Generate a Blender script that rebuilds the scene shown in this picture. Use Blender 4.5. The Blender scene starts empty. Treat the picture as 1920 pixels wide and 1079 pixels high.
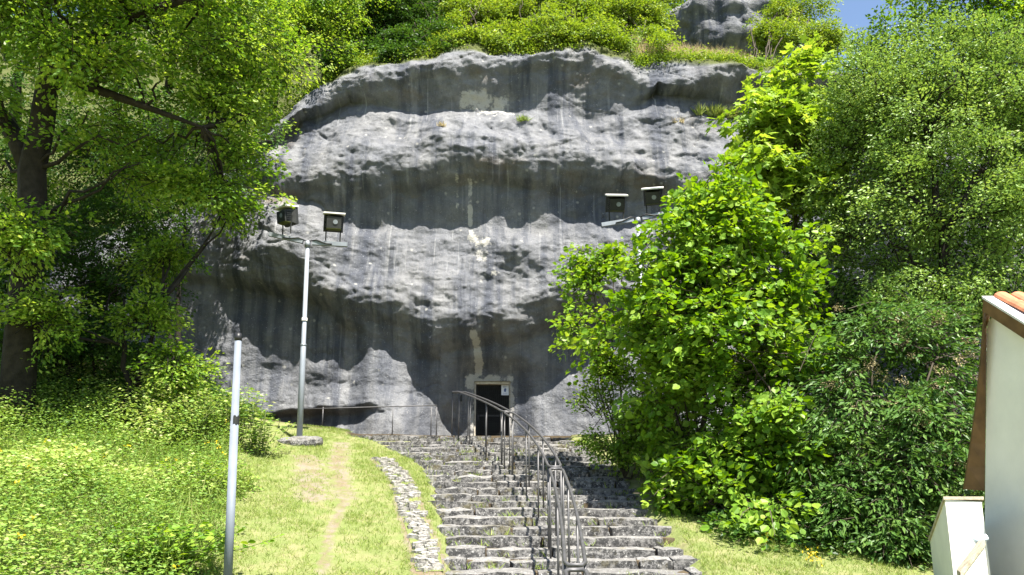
import bpy, math, random
import numpy as np
from mathutils import Vector, Matrix

random.seed(7)
RNG = np.random.default_rng(11)
scene = bpy.context.scene
col = scene.collection
R = math.radians

# ------------------------------------------------------------------ camera
PITCH = R(13.3)
FPX = 1600.0                       # focal length in photo pixels (1920 wide)
CAM = np.array([0.0, 0.0, 1.6])
cam_d = bpy.data.cameras.new('camera')
cam_d.sensor_width = 36.0
cam_d.lens = 36.0 * FPX / 1920.0
cam_d.clip_start = 0.1
cam_d.clip_end = 2000.0
cam = bpy.data.objects.new('camera', cam_d)
cam.location = CAM
cam.rotation_euler = (R(90) + PITCH, 0, 0)
col.objects.link(cam)
scene.camera = cam

# ------------------------------------------------------------------ light
SUN_EL, SUN_AZ = R(63), R(180 - 27)          # azimuth clockwise from +Y
S = Vector((math.sin(SUN_AZ) * math.cos(SUN_EL), math.cos(SUN_AZ) * math.cos(SUN_EL), math.sin(SUN_EL)))
world = bpy.data.worlds.new('World')
scene.world = world
world.use_nodes = True
nt = world.node_tree
sky = nt.nodes.new('ShaderNodeTexSky')
sky.sky_type = 'NISHITA'
sky.sun_disc = False
sky.sun_elevation = SUN_EL
sky.sun_rotation = SUN_AZ
sky.altitude = 300
nt.links.new(sky.outputs[0], nt.nodes['Background'].inputs[0])
nt.nodes['Background'].inputs[1].default_value = 0.075
sun_d = bpy.data.lights.new('sun', 'SUN')
sun_d.energy = 5.0
sun_d.angle = R(0.5)
sun_d.color = (1.0, 0.95, 0.86)
sun = bpy.data.objects.new('sun', sun_d)
sun.rotation_euler = (-S).to_track_quat('-Z', 'Y').to_euler()
sun.location = (10, -10, 30)
col.objects.link(sun)
vs = scene.view_settings
vs.view_transform = 'Standard'
vs.look = 'None'
vs.gamma = 1.0
vs.exposure = 1.75

# ------------------------------------------------------------------ maths helpers
CP, SP = math.cos(PITCH), math.sin(PITCH)

def P(u, v, Y):
    """photo pixel at world depth Y -> world point"""
    s = (540 - v) / FPX
    d = np.array([(u - 960) / FPX, CP - s * SP, SP + s * CP])
    return CAM + d * (Y / d[1])

def proj(x, y, z):
    dx, dy, dz = x - CAM[0], y - CAM[1], z - CAM[2]
    dep = dy * CP + dz * SP
    up = -dy * SP + dz * CP
    return 960 + FPX * dx / dep, 540 - FPX * up / dep

def sst(a, b, x):
    t = np.clip((x - a) / (b - a), 0, 1)
    return t * t * (3 - 2 * t)

def _hash(ix, iy, iz, seed):
    h = (ix.astype(np.int64) * 374761393 + iy.astype(np.int64) * 668265263 + iz.astype(np.int64) * 2147483647 + seed * 974634777) & 0xFFFFFFFF
    h = ((h ^ (h >> 13)) * 1274126177) & 0xFFFFFFFF
    h = h ^ (h >> 16)
    return (h & 0xFFFF).astype(np.float64) / 32767.5 - 1.0

def vnoise(x, y, z=0.0, seed=0):
    x, y, z = np.broadcast_arrays(np.asarray(x, float), np.asarray(y, float), np.asarray(z, float))
    ix, iy, iz = np.floor(x), np.floor(y), np.floor(z)
    fx, fy, fz = x - ix, y - iy, z - iz
    fx, fy, fz = [t * t * t * (t * (t * 6 - 15) + 10) for t in (fx, fy, fz)]
    r = 0
    for a in (0, 1):
        wx = fx if a else 1 - fx
        for b in (0, 1):
            wy = fy if b else 1 - fy
            for c in (0, 1):
                wz = fz if c else 1 - fz
                r = r + _hash(ix + a, iy + b, iz + c, seed) * wx * wy * wz
    return r

def fbm(x, y, z=0.0, octv=4, seed=0, gain=0.5):
    r, a, f = 0, 1.0, 1.0
    for o in range(octv):
        r = r + a * vnoise(x * f + 13.7 * o, y * f - 7.1 * o, np.asarray(z) * f + 3.3 * o, seed + o)
        a *= gain
        f *= 2.03
    return r

def nrm(a):
    return a / (np.linalg.norm(a, axis=-1, keepdims=True) + 1e-9)

# ------------------------------------------------------------------ object helpers
def tag(o, label=None, cat=None, group=None, kind=None):
    if label: o['label'] = label
    if cat: o['category'] = cat
    if group: o['group'] = group
    if kind: o['kind'] = kind
    return o

def empty(name, loc=(0, 0, 0), rz=0.0):
    o = bpy.data.objects.new(name, None)
    o.empty_display_size = 0.2
    o.location = loc
    o.rotation_euler = (0, 0, rz)
    col.objects.link(o)
    return o

def link(name, me, mat=None, parent=None):
    o = bpy.data.objects.new(name, me)
    col.objects.link(o)
    if mat is not None and len(me.materials) == 0:
        me.materials.append(mat)
    if parent is not None:
        o.parent = parent
        # parts are built in world space: take the parent's own transform out again
        o.matrix_parent_inverse = parent_inv(parent)
    return o

def parent_inv(p):
    def wm(q):
        m = Matrix.Translation(q.location) @ q.rotation_euler.to_matrix().to_4x4()
        return wm(q.parent) @ q.matrix_parent_inverse @ m if q.parent is not None else m
    return wm(p).inverted()

def mesh_np(name, V, F, smooth=False, attrs=None):
    """V (N,3); F (M,k) polygons all with k corners"""
    V = np.ascontiguousarray(V, dtype=np.float32)
    F = np.ascontiguousarray(F, dtype=np.int32)
    me = bpy.data.meshes.new(name)
    me.vertices.add(len(V))
    me.vertices.foreach_set('co', V.ravel())
    M, k = F.shape
    me.loops.add(M * k)
    me.loops.foreach_set('vertex_index', F.ravel())
    me.polygons.add(M)
    me.polygons.foreach_set('loop_start', np.arange(0, M * k, k, dtype=np.int32))
    me.polygons.foreach_set('use_smooth', np.full(M, smooth, dtype=bool))
    if attrs:
        for nm, (dom, arr) in attrs.items():
            a = me.attributes.new(nm, 'FLOAT', dom)
            a.data.foreach_set('value', np.ascontiguousarray(arr, dtype=np.float32))
    me.update(calc_edges=True)
    me.validate()
    return me

class MB:
    """collects simple shapes into one mesh"""
    def __init__(self): self.v, self.f = [], []
    def add(self, v, f):
        n = len(self.v)
        self.v += [tuple(map(float, p)) for p in v]
        self.f += [tuple(i + n for i in q) for q in f]
        return self
    def box(self, c, s, m=None):
        hx, hy, hz = s[0] / 2, s[1] / 2, s[2] / 2
        pts = [Vector((x * hx, y * hy, z * hz)) for x in (-1, 1) for y in (-1, 1) for z in (-1, 1)]
        if m is not None: pts = [m @ p for p in pts]
        c = Vector(c)
        pts = [p + c for p in pts]
        return self.add(pts, [(0, 1, 3, 2), (4, 6, 7, 5), (0, 4, 5, 1), (2, 3, 7, 6), (0, 2, 6, 4), (1, 5, 7, 3)])
    def tube(self, pts, rad, n=8, cap=True):
        pts = [Vector(p) for p in pts]
        if not hasattr(rad, '__len__'): rad = [rad] * len(pts)
        V, F = [], []
        ref = Vector((0.31, 0.83, 0.2))
        prev = None
        for i, p in enumerate(pts):
            d = (pts[min(i + 1, len(pts) - 1)] - pts[max(i - 1, 0)])
            if d.length < 1e-6: d = Vector((0, 0, 1))
            d.normalize()
            if prev is None:
                a = d.cross(ref)
                if a.length < 0.05: a = d.cross(Vector((1, 0, 0)))
            else:
                a = prev - d * prev.dot(d)
            a.normalize()
            prev = a
            b = d.cross(a)
            for k in range(n):
                t = 2 * math.pi * k / n
                V.append(p + (a * math.cos(t) + b * math.sin(t)) * rad[i])
        for i in range(len(pts) - 1):
            for k in range(n):
                k2 = (k + 1) % n
                F.append((i * n + k, i * n + k2, (i + 1) * n + k2, (i + 1) * n + k))
        if cap:
            F.append(tuple(range(n))[::-1])
            F.append(tuple((len(pts) - 1) * n + k for k in range(n)))
        return self.add(V, F)
    def mesh(self, name, smooth=False, bevel=0):
        me = bpy.data.meshes.new(name)
        me.from_pydata(self.v, [], self.f)
        if smooth:
            me.polygons.foreach_set('use_smooth', [True] * len(me.polygons))
        me.update()
        return me
    def build(self, name, mat, parent=None, smooth=False):
        return link(name, self.mesh(name, smooth), mat, parent)

# ------------------------------------------------------------------ material helpers
def new_mat(name):
    m = bpy.data.materials.new(name)
    m.use_nodes = True
    n = m.node_tree
    return m, n, n.nodes['Principled BSDF']

def N(n, typ, **kw):
    x = n.nodes.new(typ)
    for k, val in kw.items():
        if k.startswith('i_'):
            x.inputs[k[2:].replace('_', ' ')].default_value = val
        else:
            setattr(x, k, val)
    return x

def ramp(n, fac, stops):
    r = n.nodes.new('ShaderNodeValToRGB')
    el = r.color_ramp.elements
    while len(el) < len(stops): el.new(0.5)
    for e, (p, c) in zip(el, stops):
        e.position = p
        e.color = (c, c, c, 1) if not hasattr(c, '__len__') else (*c, 1)
    n.links.new(fac, r.inputs[0])
    return r.outputs[0]

def noise(n, vec, scale, detail=4, rough=0.55):
    x = N(n, 'ShaderNodeTexNoise', i_Scale=scale, i_Detail=detail, i_Roughness=rough)
    if vec is not None: n.links.new(vec, x.inputs['Vector'])
    return x.outputs['Fac']

def mix(n, fac, a, b, blend='MIX'):
    x = N(n, 'ShaderNodeMix', data_type='RGBA', blend_type=blend)
    for sock, val in ((x.inputs['Factor'], fac), (x.inputs[6], a), (x.inputs[7], b)):
        if isinstance(val, (int, float)): sock.default_value = val
        elif isinstance(val, tuple): sock.default_value = (*val, 1)
        else: n.links.new(val, sock)
    return x.outputs[2]

def math_n(n, op, a, b=0.0):
    x = N(n, 'ShaderNodeMath', operation=op)
    for i, val in enumerate((a, b)):
        if isinstance(val, (int, float)): x.inputs[i].default_value = val
        else: n.links.new(val, x.inputs[i])
    return x.outputs[0]

def scaled(n, vec, sx, sy, sz):
    m = N(n, 'ShaderNodeMapping')
    m.inputs['Scale'].default_value = (sx, sy, sz)
    n.links.new(vec, m.inputs[0])
    return m.outputs[0]

def bump(n, b, h, strength, dist):
    x = N(n, 'ShaderNodeBump')
    x.inputs['Strength'].default_value = strength
    x.inputs['Distance'].default_value = dist
    n.links.new(h, x.inputs['Height'])
    n.links.new(x.outputs[0], b.inputs['Normal'])

def attr(n, name):
    return N(n, 'ShaderNodeAttribute', attribute_name=name).outputs['Fac']

def plain(name, c, rough=0.6, metal=0.0, var=0.15, scale=6.0, bmp=0.0, spec=0.4):
    m, n, b = new_mat(name)
    pos = N(n, 'ShaderNodeNewGeometry').outputs['Position']
    f = noise(n, pos, scale, 5, 0.6)
    lo = tuple(k * (1 - var) for k in c)
    hi = tuple(min(1, k * (1 + var)) for k in c)
    n.links.new(ramp(n, f, [(0.3, lo), (0.7, hi)]), b.inputs['Base Color'])
    b.inputs['Roughness'].default_value = rough
    b.inputs['Metallic'].default_value = metal
    b.inputs['Specular IOR Level'].default_value = spec
    if bmp: bump(n, b, noise(n, pos, scale * 6, 4), 0.5, bmp)
    return m

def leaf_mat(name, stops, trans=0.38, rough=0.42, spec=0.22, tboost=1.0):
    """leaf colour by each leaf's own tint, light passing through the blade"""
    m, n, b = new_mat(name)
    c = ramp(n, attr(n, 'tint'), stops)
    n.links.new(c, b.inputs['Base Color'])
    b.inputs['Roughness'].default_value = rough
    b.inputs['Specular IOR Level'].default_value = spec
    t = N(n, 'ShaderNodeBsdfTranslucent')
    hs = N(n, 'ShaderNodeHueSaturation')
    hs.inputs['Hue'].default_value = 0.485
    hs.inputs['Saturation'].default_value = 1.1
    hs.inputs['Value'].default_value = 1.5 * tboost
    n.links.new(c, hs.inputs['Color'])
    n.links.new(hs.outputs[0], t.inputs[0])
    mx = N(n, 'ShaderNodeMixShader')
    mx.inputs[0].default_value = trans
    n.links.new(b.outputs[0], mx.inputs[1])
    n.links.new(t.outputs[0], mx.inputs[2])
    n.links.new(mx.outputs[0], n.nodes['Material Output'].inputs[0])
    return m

# leaves
M_FMAPLE = leaf_mat('field_maple_leaf', [(0, (.050, .12, .016)), (.4, (.12, .225, .026)), (.7, (.25, .36, .05)), (1, (.38, .45, .10))], trans=.45)
M_DARK = leaf_mat('understory_leaf', [(0, (.022, .060, .012)), (.6, (.048, .11, .017)), (1, (.10, .18, .026))])  # darkened leaf tone: part of the shade in hollows and gaps is in this colour
M_HAZEL = leaf_mat('hazel_leaf', [(0, (.065, .15, .014)), (.5, (.135, .255, .024)), (1, (.27, .38, .05))], trans=.40)
M_MAPLE = leaf_mat('maple_leaf', [(0, (.13, .23, .025)), (.5, (.21, .33, .04)), (1, (.33, .43, .07))], trans=.4)
M_WILLOW = leaf_mat('willow_leaf', [(0, (0.098, 0.173, 0.033)), (.5, (0.165, 0.270, 0.053)), (1, (0.300, 0.405, 0.090))], trans=.3, spec=.3)
M_ELDER = leaf_mat('elder_leaf', [(0, (0.042, 0.102, 0.019)), (.6, (0.078, 0.162, 0.031)), (1, (0.168, 0.264, 0.060))], trans=.3, spec=.22)
M_SHRUB = leaf_mat('shrub_leaf', [(0, (0.088, 0.155, 0.020)), (.5, (0.162, 0.250, 0.030)), (1, (0.297, 0.365, 0.061))])
M_WEED = leaf_mat('weed_leaf', [(0, (.075, .155, .025)), (.5, (.165, .27, .045)), (.85, (.29, .38, .09)), (1, (.42, .44, .18))], trans=.32, rough=.5)
M_GRASS = leaf_mat('grass_blade', [(0, (.11, .18, .03)), (.5, (.19, .26, .05)), (.85, (.29, .33, .09)), (1, (.42, .37, .18))], trans=.3, rough=.6)
M_DRY = leaf_mat('dry_grass_blade', [(0, (.22, .22, .08)), (.4, (.40, .33, .17)), (1, (.58, .47, .28))], trans=.25, rough=.7)
M_YELLOW = leaf_mat('yellow_petal', [(0, (.62, .44, .02)), (1, (.80, .66, .04))], trans=.2)
M_SEED = leaf_mat('elder_fruit_head', [(0, (.20, .17, .08)), (1, (.36, .30, .16))], trans=.15)
M_IVY = leaf_mat('ivy_leaf', [(0, (.03, .07, .012)), (1, (.09, .15, .02))], trans=.15, spec=.5)
M_BARK = plain('bark', (.026, .022, .018), .9, 0, .45, 7, .03, .2)
M_TWIG = plain('twig', (.055, .045, .032), .85, 0, .35, 12, 0, .2)
M_STEM = plain('green_stem', (.12, .15, .04), .7, 0, .3, 12)

# rock of the cliff
def cliff_mat():
    m, n, b = new_mat('cliff_limestone')
    pos = N(n, 'ShaderNodeNewGeometry').outputs['Position']
    big = noise(n, pos, .55, 5, .6)
    mid = noise(n, pos, 2.6, 8, .68)
    fine = noise(n, pos, 14, 8, .7)
    streak = noise(n, scaled(n, pos, 2.6, .6, .10), 1.0, 4, .6)
    streak2 = noise(n, scaled(n, pos, 6.5, .5, .16), 1.0, 4, .6)
    base = ramp(n, mid, [(.22, (.100, .101, .104)), (.48, (.168, .169, .172)), (.75, (.275, .274, .272))])
    base = mix(n, ramp(n, big, [(.35, 0.0), (.65, .55)]), base, (.125, .133, .155))
    # dark algae runs and pale lime runs down the face
    base = mix(n, math_n(n, 'MULTIPLY', ramp(n, streak, [(.46, 0.0), (.60, .8)]), ramp(n, noise(n, scaled(n, pos, .5, .5, .3), 1.0, 4, .6), [(.38, .25), (.55, 1.0)])), base, (.048, .055, .074))
    base = mix(n, math_n(n, 'MULTIPLY', ramp(n, streak2, [(.62, 0.0), (.74, .7)]), attr(n, 'lime')), base, (.46, .46, .46))
    # ochre iron staining
    och = noise(n, scaled(n, pos, .7, .7, 1.3), 1.0, 6, .65)
    base = mix(n, math_n(n, 'MULTIPLY', ramp(n, och, [(.52, 0.0), (.70, .5)]), attr(n, 'ochre')), base, (.16, .12, .065))
    # pale flaked plaster
    pl = math_n(n, 'ADD', attr(n, 'plaster'), math_n(n, 'MULTIPLY', math_n(n, 'SUBTRACT', noise(n, pos, 2.2, 8, .7), .5), 1.7))
    base = mix(n, ramp(n, pl, [(.46, 0.0), (.58, .8)]), base, mix(n, fine, (.42, .40, .36), (.55, .53, .48)))
    # lichen specks, light and dark
    sp = noise(n, pos, 30, 3, .6)
    base = mix(n, ramp(n, sp, [(.64, 0.0), (.72, .55)]), base, (.5, .5, .5))
    base = mix(n, ramp(n, noise(n, pos, 21, 6, .75), [(.56, 0.0), (.68, .5)]), base, (.06, .062, .068))
    spots = N(n, 'ShaderNodeTexVoronoi', i_Scale=2.3)
    n.links.new(pos, spots.inputs['Vector'])
    dd = math_n(n, 'ADD', spots.outputs['Distance'], math_n(n, 'MULTIPLY', fine, .22))
    base = mix(n, ramp(n, dd, [(.17, .6), (.23, 0.0)]), base, (.40, .39, .36))
    # earth and leaf litter on the hill above
    soil = mix(n, fine, (.045, .055, .015), (.11, .125, .035))
    base = mix(n, attr(n, 'soil'), base, soil)
    n.links.new(base, b.inputs['Base Color'])
    b.inputs['Roughness'].default_value = .92
    b.inputs['Specular IOR Level'].default_value = .25
    h = math_n(n, 'ADD', math_n(n, 'MULTIPLY', mid, 1.2), math_n(n, 'MULTIPLY', fine, .8))
    h = math_n(n, 'ADD', h, math_n(n, 'MULTIPLY', noise(n, pos, 42, 5, .7), .35))
    bump(n, b, h, .7, .10)
    return m

def stone_mat(name, lo, hi, moss=.5, lichen=.86):
    m, n, b = new_mat(name)
    pos = N(n, 'ShaderNodeNewGeometry').outputs['Position']
    rnd = N(n, 'ShaderNodeObjectInfo').outputs['Random']
    f = noise(n, pos, 9, 8, .7)
    g = noise(n, pos, 26, 7, .72)
    base = mix(n, ramp(n, f, [(.3, 0.0), (.7, 1.0)]), lo, hi)
    base = mix(n, math_n(n, 'MULTIPLY', rnd, .45), base, tuple(k * .62 for k in lo))
    # black lichen and moss, full on upright faces, thinner on upward-facing tops
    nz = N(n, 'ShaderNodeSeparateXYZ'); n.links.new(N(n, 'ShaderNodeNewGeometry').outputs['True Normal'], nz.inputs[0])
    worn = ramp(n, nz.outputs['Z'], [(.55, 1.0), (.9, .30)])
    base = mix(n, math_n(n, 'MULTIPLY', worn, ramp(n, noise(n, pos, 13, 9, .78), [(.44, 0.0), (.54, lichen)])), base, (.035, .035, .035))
    base = mix(n, ramp(n, noise(n, pos, 34, 4, .6), [(.60, 0.0), (.68, .8)]), base, (.52, .51, .48))
    base = mix(n, math_n(n, 'MULTIPLY', ramp(n, noise(n, pos, 3.3, 6, .65), [(.56, 0.0), (.66, .8)]), moss), base, (.10, .085, .03))
    n.links.new(base, b.inputs['Base Color'])
    b.inputs['Roughness'].default_value = .93
    b.inputs['Specular IOR Level'].default_value = .2
    h = math_n(n, 'ADD', math_n(n, 'MULTIPLY', f, 1.2), math_n(n, 'MULTIPLY', g, .6))
    bump(n, b, h, .55, .04)
    return m

def ground_mat():
    m, n, b = new_mat('ground_earth_grass')
    pos = N(n, 'ShaderNodeNewGeometry').outputs['Position']
    f = noise(n, pos, 3.0, 7, .65)
    g = noise(n, pos, 22, 6, .7)
    grass = mix(n, g, (.11, .145, .04), (.21, .235, .085))
    grass = mix(n, ramp(n, f, [(.45, 0.0), (.65, .6)]), grass, (.27, .235, .13))
    dirt = mix(n, g, (.15, .125, .09), (.27, .235, .18))
    litter = mix(n, g, (.11, .08, .05), (.24, .18, .12))
    dirt = mix(n, ramp(n, f, [(.44, .9), (.56, 0.0)]), dirt, litter)
    mk = math_n(n, 'ADD', attr(n, 'dirt'), math_n(n, 'MULTIPLY', math_n(n, 'SUBTRACT', noise(n, pos, 6, 6, .7), .5), .9))
    base = mix(n, ramp(n, mk, [(.40, 0.0), (.66, 1.0)]), grass, dirt)
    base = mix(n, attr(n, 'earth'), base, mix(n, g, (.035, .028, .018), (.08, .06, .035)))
    n.links.new(base, b.inputs['Base Color'])
    b.inputs['Roughness'].default_value = .95
    b.inputs['Specular IOR Level'].default_value = .15
    bump(n, b, math_n(n, 'ADD', f, g), .7, .05)
    return m

M_CLIFF = cliff_mat()
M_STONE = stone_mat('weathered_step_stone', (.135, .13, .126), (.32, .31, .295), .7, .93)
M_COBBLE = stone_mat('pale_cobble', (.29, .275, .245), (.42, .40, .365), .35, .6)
M_GROUND = ground_mat()
M_BED = plain('stair_bedding_earth', (.10, .078, .05), .95, 0, .5, 9, .02, .1)
M_STEEL = plain('grey_painted_tube', (.09, .088, .09), .48, .35, .25, 14)
M_GALV = plain('galvanised_pole', (.25, .275, .31), .5, .15, .07, 5)
M_GALVD = plain('galvanised_bracket', (.22, .24, .26), .5, .4, .15, 8)
M_FLOOD = plain('floodlight_housing', (.024, .025, .023), .55, .2, .3, 9)
M_FLOODG = plain('floodlight_algae', (.06, .068, .012), .8, 0, .35, 20)
M_GLASS = plain('floodlight_glass', (.10, .12, .13), .12, 0, .1, 5, 0, .6)
M_GALVN = plain('grey_painted_pole', (.15, .17, .20), .6, 0, .10, 6, 0, .25)
M_BLACK = plain('black_tape', (.015, .015, .016), .45, 0, .3, 20)
M_IRON = plain('dark_iron', (.018, .018, .018), .6, .2, .3, 15)
M_CAVE = plain('cave_dark_rock', (.05, .05, .048), .95, 0, .3, 4)
M_RENDER = plain('white_house_render', (.89, .85, .76), .9, 0, .07, 1.6, .006, .2)
M_WHITE = plain('white_wall_paint', (.78, .77, .73), .9, 0, .05, 3, .004, .2)
M_COPE = plain('mossy_coping', (.42, .37, .28), .9, 0, .35, 9, .01, .2)
M_BROWN = plain('brown_painted_board', (.16, .085, .035), .6, 0, .35, 5)
M_TILE = plain('clay_roof_tile', (.42, .17, .09), .85, 0, .3, 8, .004, .2)
M_FLASH = plain('pale_verge_mortar', (.72, .69, .66), .8, 0, .08, 8, .003, .2)
M_PAPER = plain('notice_paper', (.72, .74, .80), .7, 0, .03, 4)
M_INK = plain('notice_print', (.10, .14, .30), .7, 0, .2, 8)
M_PIPE = plain('pale_blue_pipe', (.52, .60, .66), .4, 0, .05, 6)
M_PLAST = plain('doorway_render', (.42, .38, .31), .95, 0, .3, 9, .02, .15)
M_DRAIN = plain('rusty_patch', (.22, .12, .06), .8, 0, .4, 20)

# ================================================================== GROUND
def zs(y):
    """height of the stair line above datum"""
    return np.interp(y, [-40, -5, 4, 6.2, 8, 11, 20, 22.5, 60], [-.3, -.25, -.3, -.21, .19, .852, 2.84, 2.84, 3.0])

def G(x, y):
    x = np.asarray(x, float); y = np.asarray(y, float)
    z = zs(y)
    left = sst(-1.2, -4.5, x)
    z = z + .16 * left * sst(24, 17, y)
    z = z + .115 * np.clip(-x - 3.6, 0, 20) * sst(2, 9, y)
    z = z - .10 * np.clip(x - 2.4, 0, 9) * sst(22, 14, y)
    z = z + .035 * fbm(x * .8, y * .8, 0, 3, 5) * sst(-.9, -2.5, np.where(x > 1, -x + 1.4, x))
    # left of the lamp the ground under the trees climbs to the rock
    z = z + 1.6 * sst(17.5, 23, y) * sst(-6.0, -9.5, x)
    return z

def hit(u, v, it=60):
    """photo pixel -> ground point"""
    s = (540 - v) / FPX
    d = np.array([(u - 960) / FPX, CP - s * SP, SP + s * CP])
    t0 = 4.0
    prev = None
    for t in np.arange(4.0, 40.0, .05):
        p = CAM + d * t
        if p[2] < G(p[0], p[1]): return p
    return CAM + d * 20

def polydist(x, y, pts):
    best = np.full(np.shape(x), 1e9)
    for (ax, ay), (bx, by) in zip(pts[:-1], pts[1:]):
        vx, vy = bx - ax, by - ay
        t = np.clip(((x - ax) * vx + (y - ay) * vy) / (vx * vx + vy * vy + 1e-9), 0, 1)
        best = np.minimum(best, np.hypot(x - ax - t * vx, y - ay - t * vy))
    return best

def gpix(lst): return [tuple(hit(u, v)[:2]) for u, v in lst]

PATH_WIDE = gpix([(640, 832), (634, 870), (640, 905), (650, 935)])
PATH_TRAIL = gpix([(650, 935), (632, 970), (618, 1005), (608, 1060), (604, 1075)])
LITTER = gpix([(575, 860), (585, 900), (590, 935)])
COBBLE = gpix([(715, 862), (745, 890), (762, 925), (770, 960), (785, 1000), (800, 1040), (806, 1075)])
STL = gpix([(644, 814), (700, 826), (744, 848), (788, 872), (805, 905), (816, 965), (827, 1003), (838, 1074)])
STR = gpix([(1075, 822), (1110, 840), (1150, 865), (1178, 894), (1190, 909), (1204, 950), (1249, 976), (1265, 990), (1280, 1013), (1300, 1046), (1322, 1074)])

def stair_x(y):
    l = sorted(STL, key=lambda p: p[1]); r = sorted(STR, key=lambda p: p[1])
    return (np.interp(y, [p[1] for p in l], [p[0] for p in l]), np.interp(y, [p[1] for p in r], [p[0] for p in r]))

def build_ground():
    xs = np.concatenate([np.linspace(-120, -16, 27)[:-1], np.arange(-16, 16, .11), np.linspace(16, 120, 27)])
    ys = np.concatenate([np.linspace(-60, 5, 20)[:-1], np.arange(5, 24, .11), np.linspace(24, 30, 8)])
    X, Y = np.meshgrid(xs, ys)
    Z = G(X, Y)
    l, r = stair_x(Y)
    Z = Z - .16 * sst(l - .02, l + .12, X) * sst(r + .02, r - .12, X) * sst(5, 6.5, Y) * (Y < 20.6)
    dirt = np.maximum(.60 * sst(.5, .05, polydist(X, Y, PATH_WIDE)), .62 * sst(.2, .03, polydist(X, Y, PATH_TRAIL)))
    dirt = np.maximum(dirt, .6 * sst(.7, .1, polydist(X, Y, LITTER)))
    dirt = np.maximum(dirt, .75 * sst(.35, .15, polydist(X, Y, COBBLE)))
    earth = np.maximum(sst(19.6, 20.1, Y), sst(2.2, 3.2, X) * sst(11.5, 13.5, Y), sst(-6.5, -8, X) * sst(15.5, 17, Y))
    nx, ny = len(xs), len(ys)
    I = np.arange(nx * ny).reshape(ny, nx)
    F = np.stack([I[:-1, :-1], I[:-1, 1:], I[1:, 1:], I[1:, :-1]], -1).reshape(-1, 4)
    V = np.stack([X, Y, Z], -1).reshape(-1, 3)
    me = mesh_np('ground', V, F, True, {'dirt': ('POINT', dirt.ravel()), 'earth': ('POINT', earth.ravel())})
    o = link('ground', me, M_GROUND)
    tag(o, 'grassy slope with worn dirt path rising to the cliff', None, None, 'structure')
build_ground()

# ================================================================== CLIFF
def cv(pts):
    a = np.array(pts, float)
    return lambda u: np.interp(u, a[:, 0], a[:, 1])
T_ = cv([(0, 420), (200, 400), (300, 400), (400, 330), (480, 236), (520, 195), (560, 168), (600, 145), (640, 130), (740, 110), (880, 84), (1000, 84), (1100, 78), (1170, 92), (1250, 102), (1400, 120), (1530, 126), (1700, 150), (2000, 160)])
L1_ = cv([(480, 262), (560, 205), (620, 165), (700, 140), (800, 122), (900, 112), (1000, 108), (1100, 102), (1160, 125), (1230, 150), (1300, 165), (1400, 140), (1600, 150)])
B1_ = cv([(480, 275), (560, 222), (640, 195), (700, 205), (750, 214), (850, 212), (950, 204), (1040, 210), (1130, 213), (1200, 196), (1235, 168), (1270, 188), (1330, 206), (1400, 215), (1600, 215)])
L2_ = cv([(400, 345), (490, 340), (560, 345), (620, 335), (700, 320), (790, 316), (860, 298), (930, 296), (1000, 305), (1100, 310), (1200, 322), (1300, 335), (1600, 330)])
B2_ = cv([(400, 372), (510, 378), (560, 380), (610, 400), (640, 425), (700, 437), (800, 432), (880, 422), (960, 438), (1030, 426), (1100, 408), (1160, 425), (1240, 405), (1600, 410)])
L3_ = cv([(300, 470), (420, 478), (490, 482), (580, 505), (650, 560), (750, 592), (820, 615), (900, 596), (1000, 582), (1050, 562), (1100, 545), (1600, 540)])
B3_ = cv([(250, 725), (480, 716), (570, 706), (640, 690), (700, 666), (735, 657), (765, 680), (790, 718), (830, 765), (868, 815), (950, 815), (975, 775), (1000, 752), (1060, 702), (1110, 672), (1200, 640), (1600, 640)])
UL_ = lambda v: np.interp(v, [0, 130, 165, 250, 330, 450, 540, 700, 900], [700, 640, 565, 482, 462, 372, 300, 250, 220])
DY = 22.85
DX0, DX1 = P(889, 760, DY)[0], P(957, 760, DY)[0]
DZ1 = P(920, 716, DY)[2]

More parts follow.
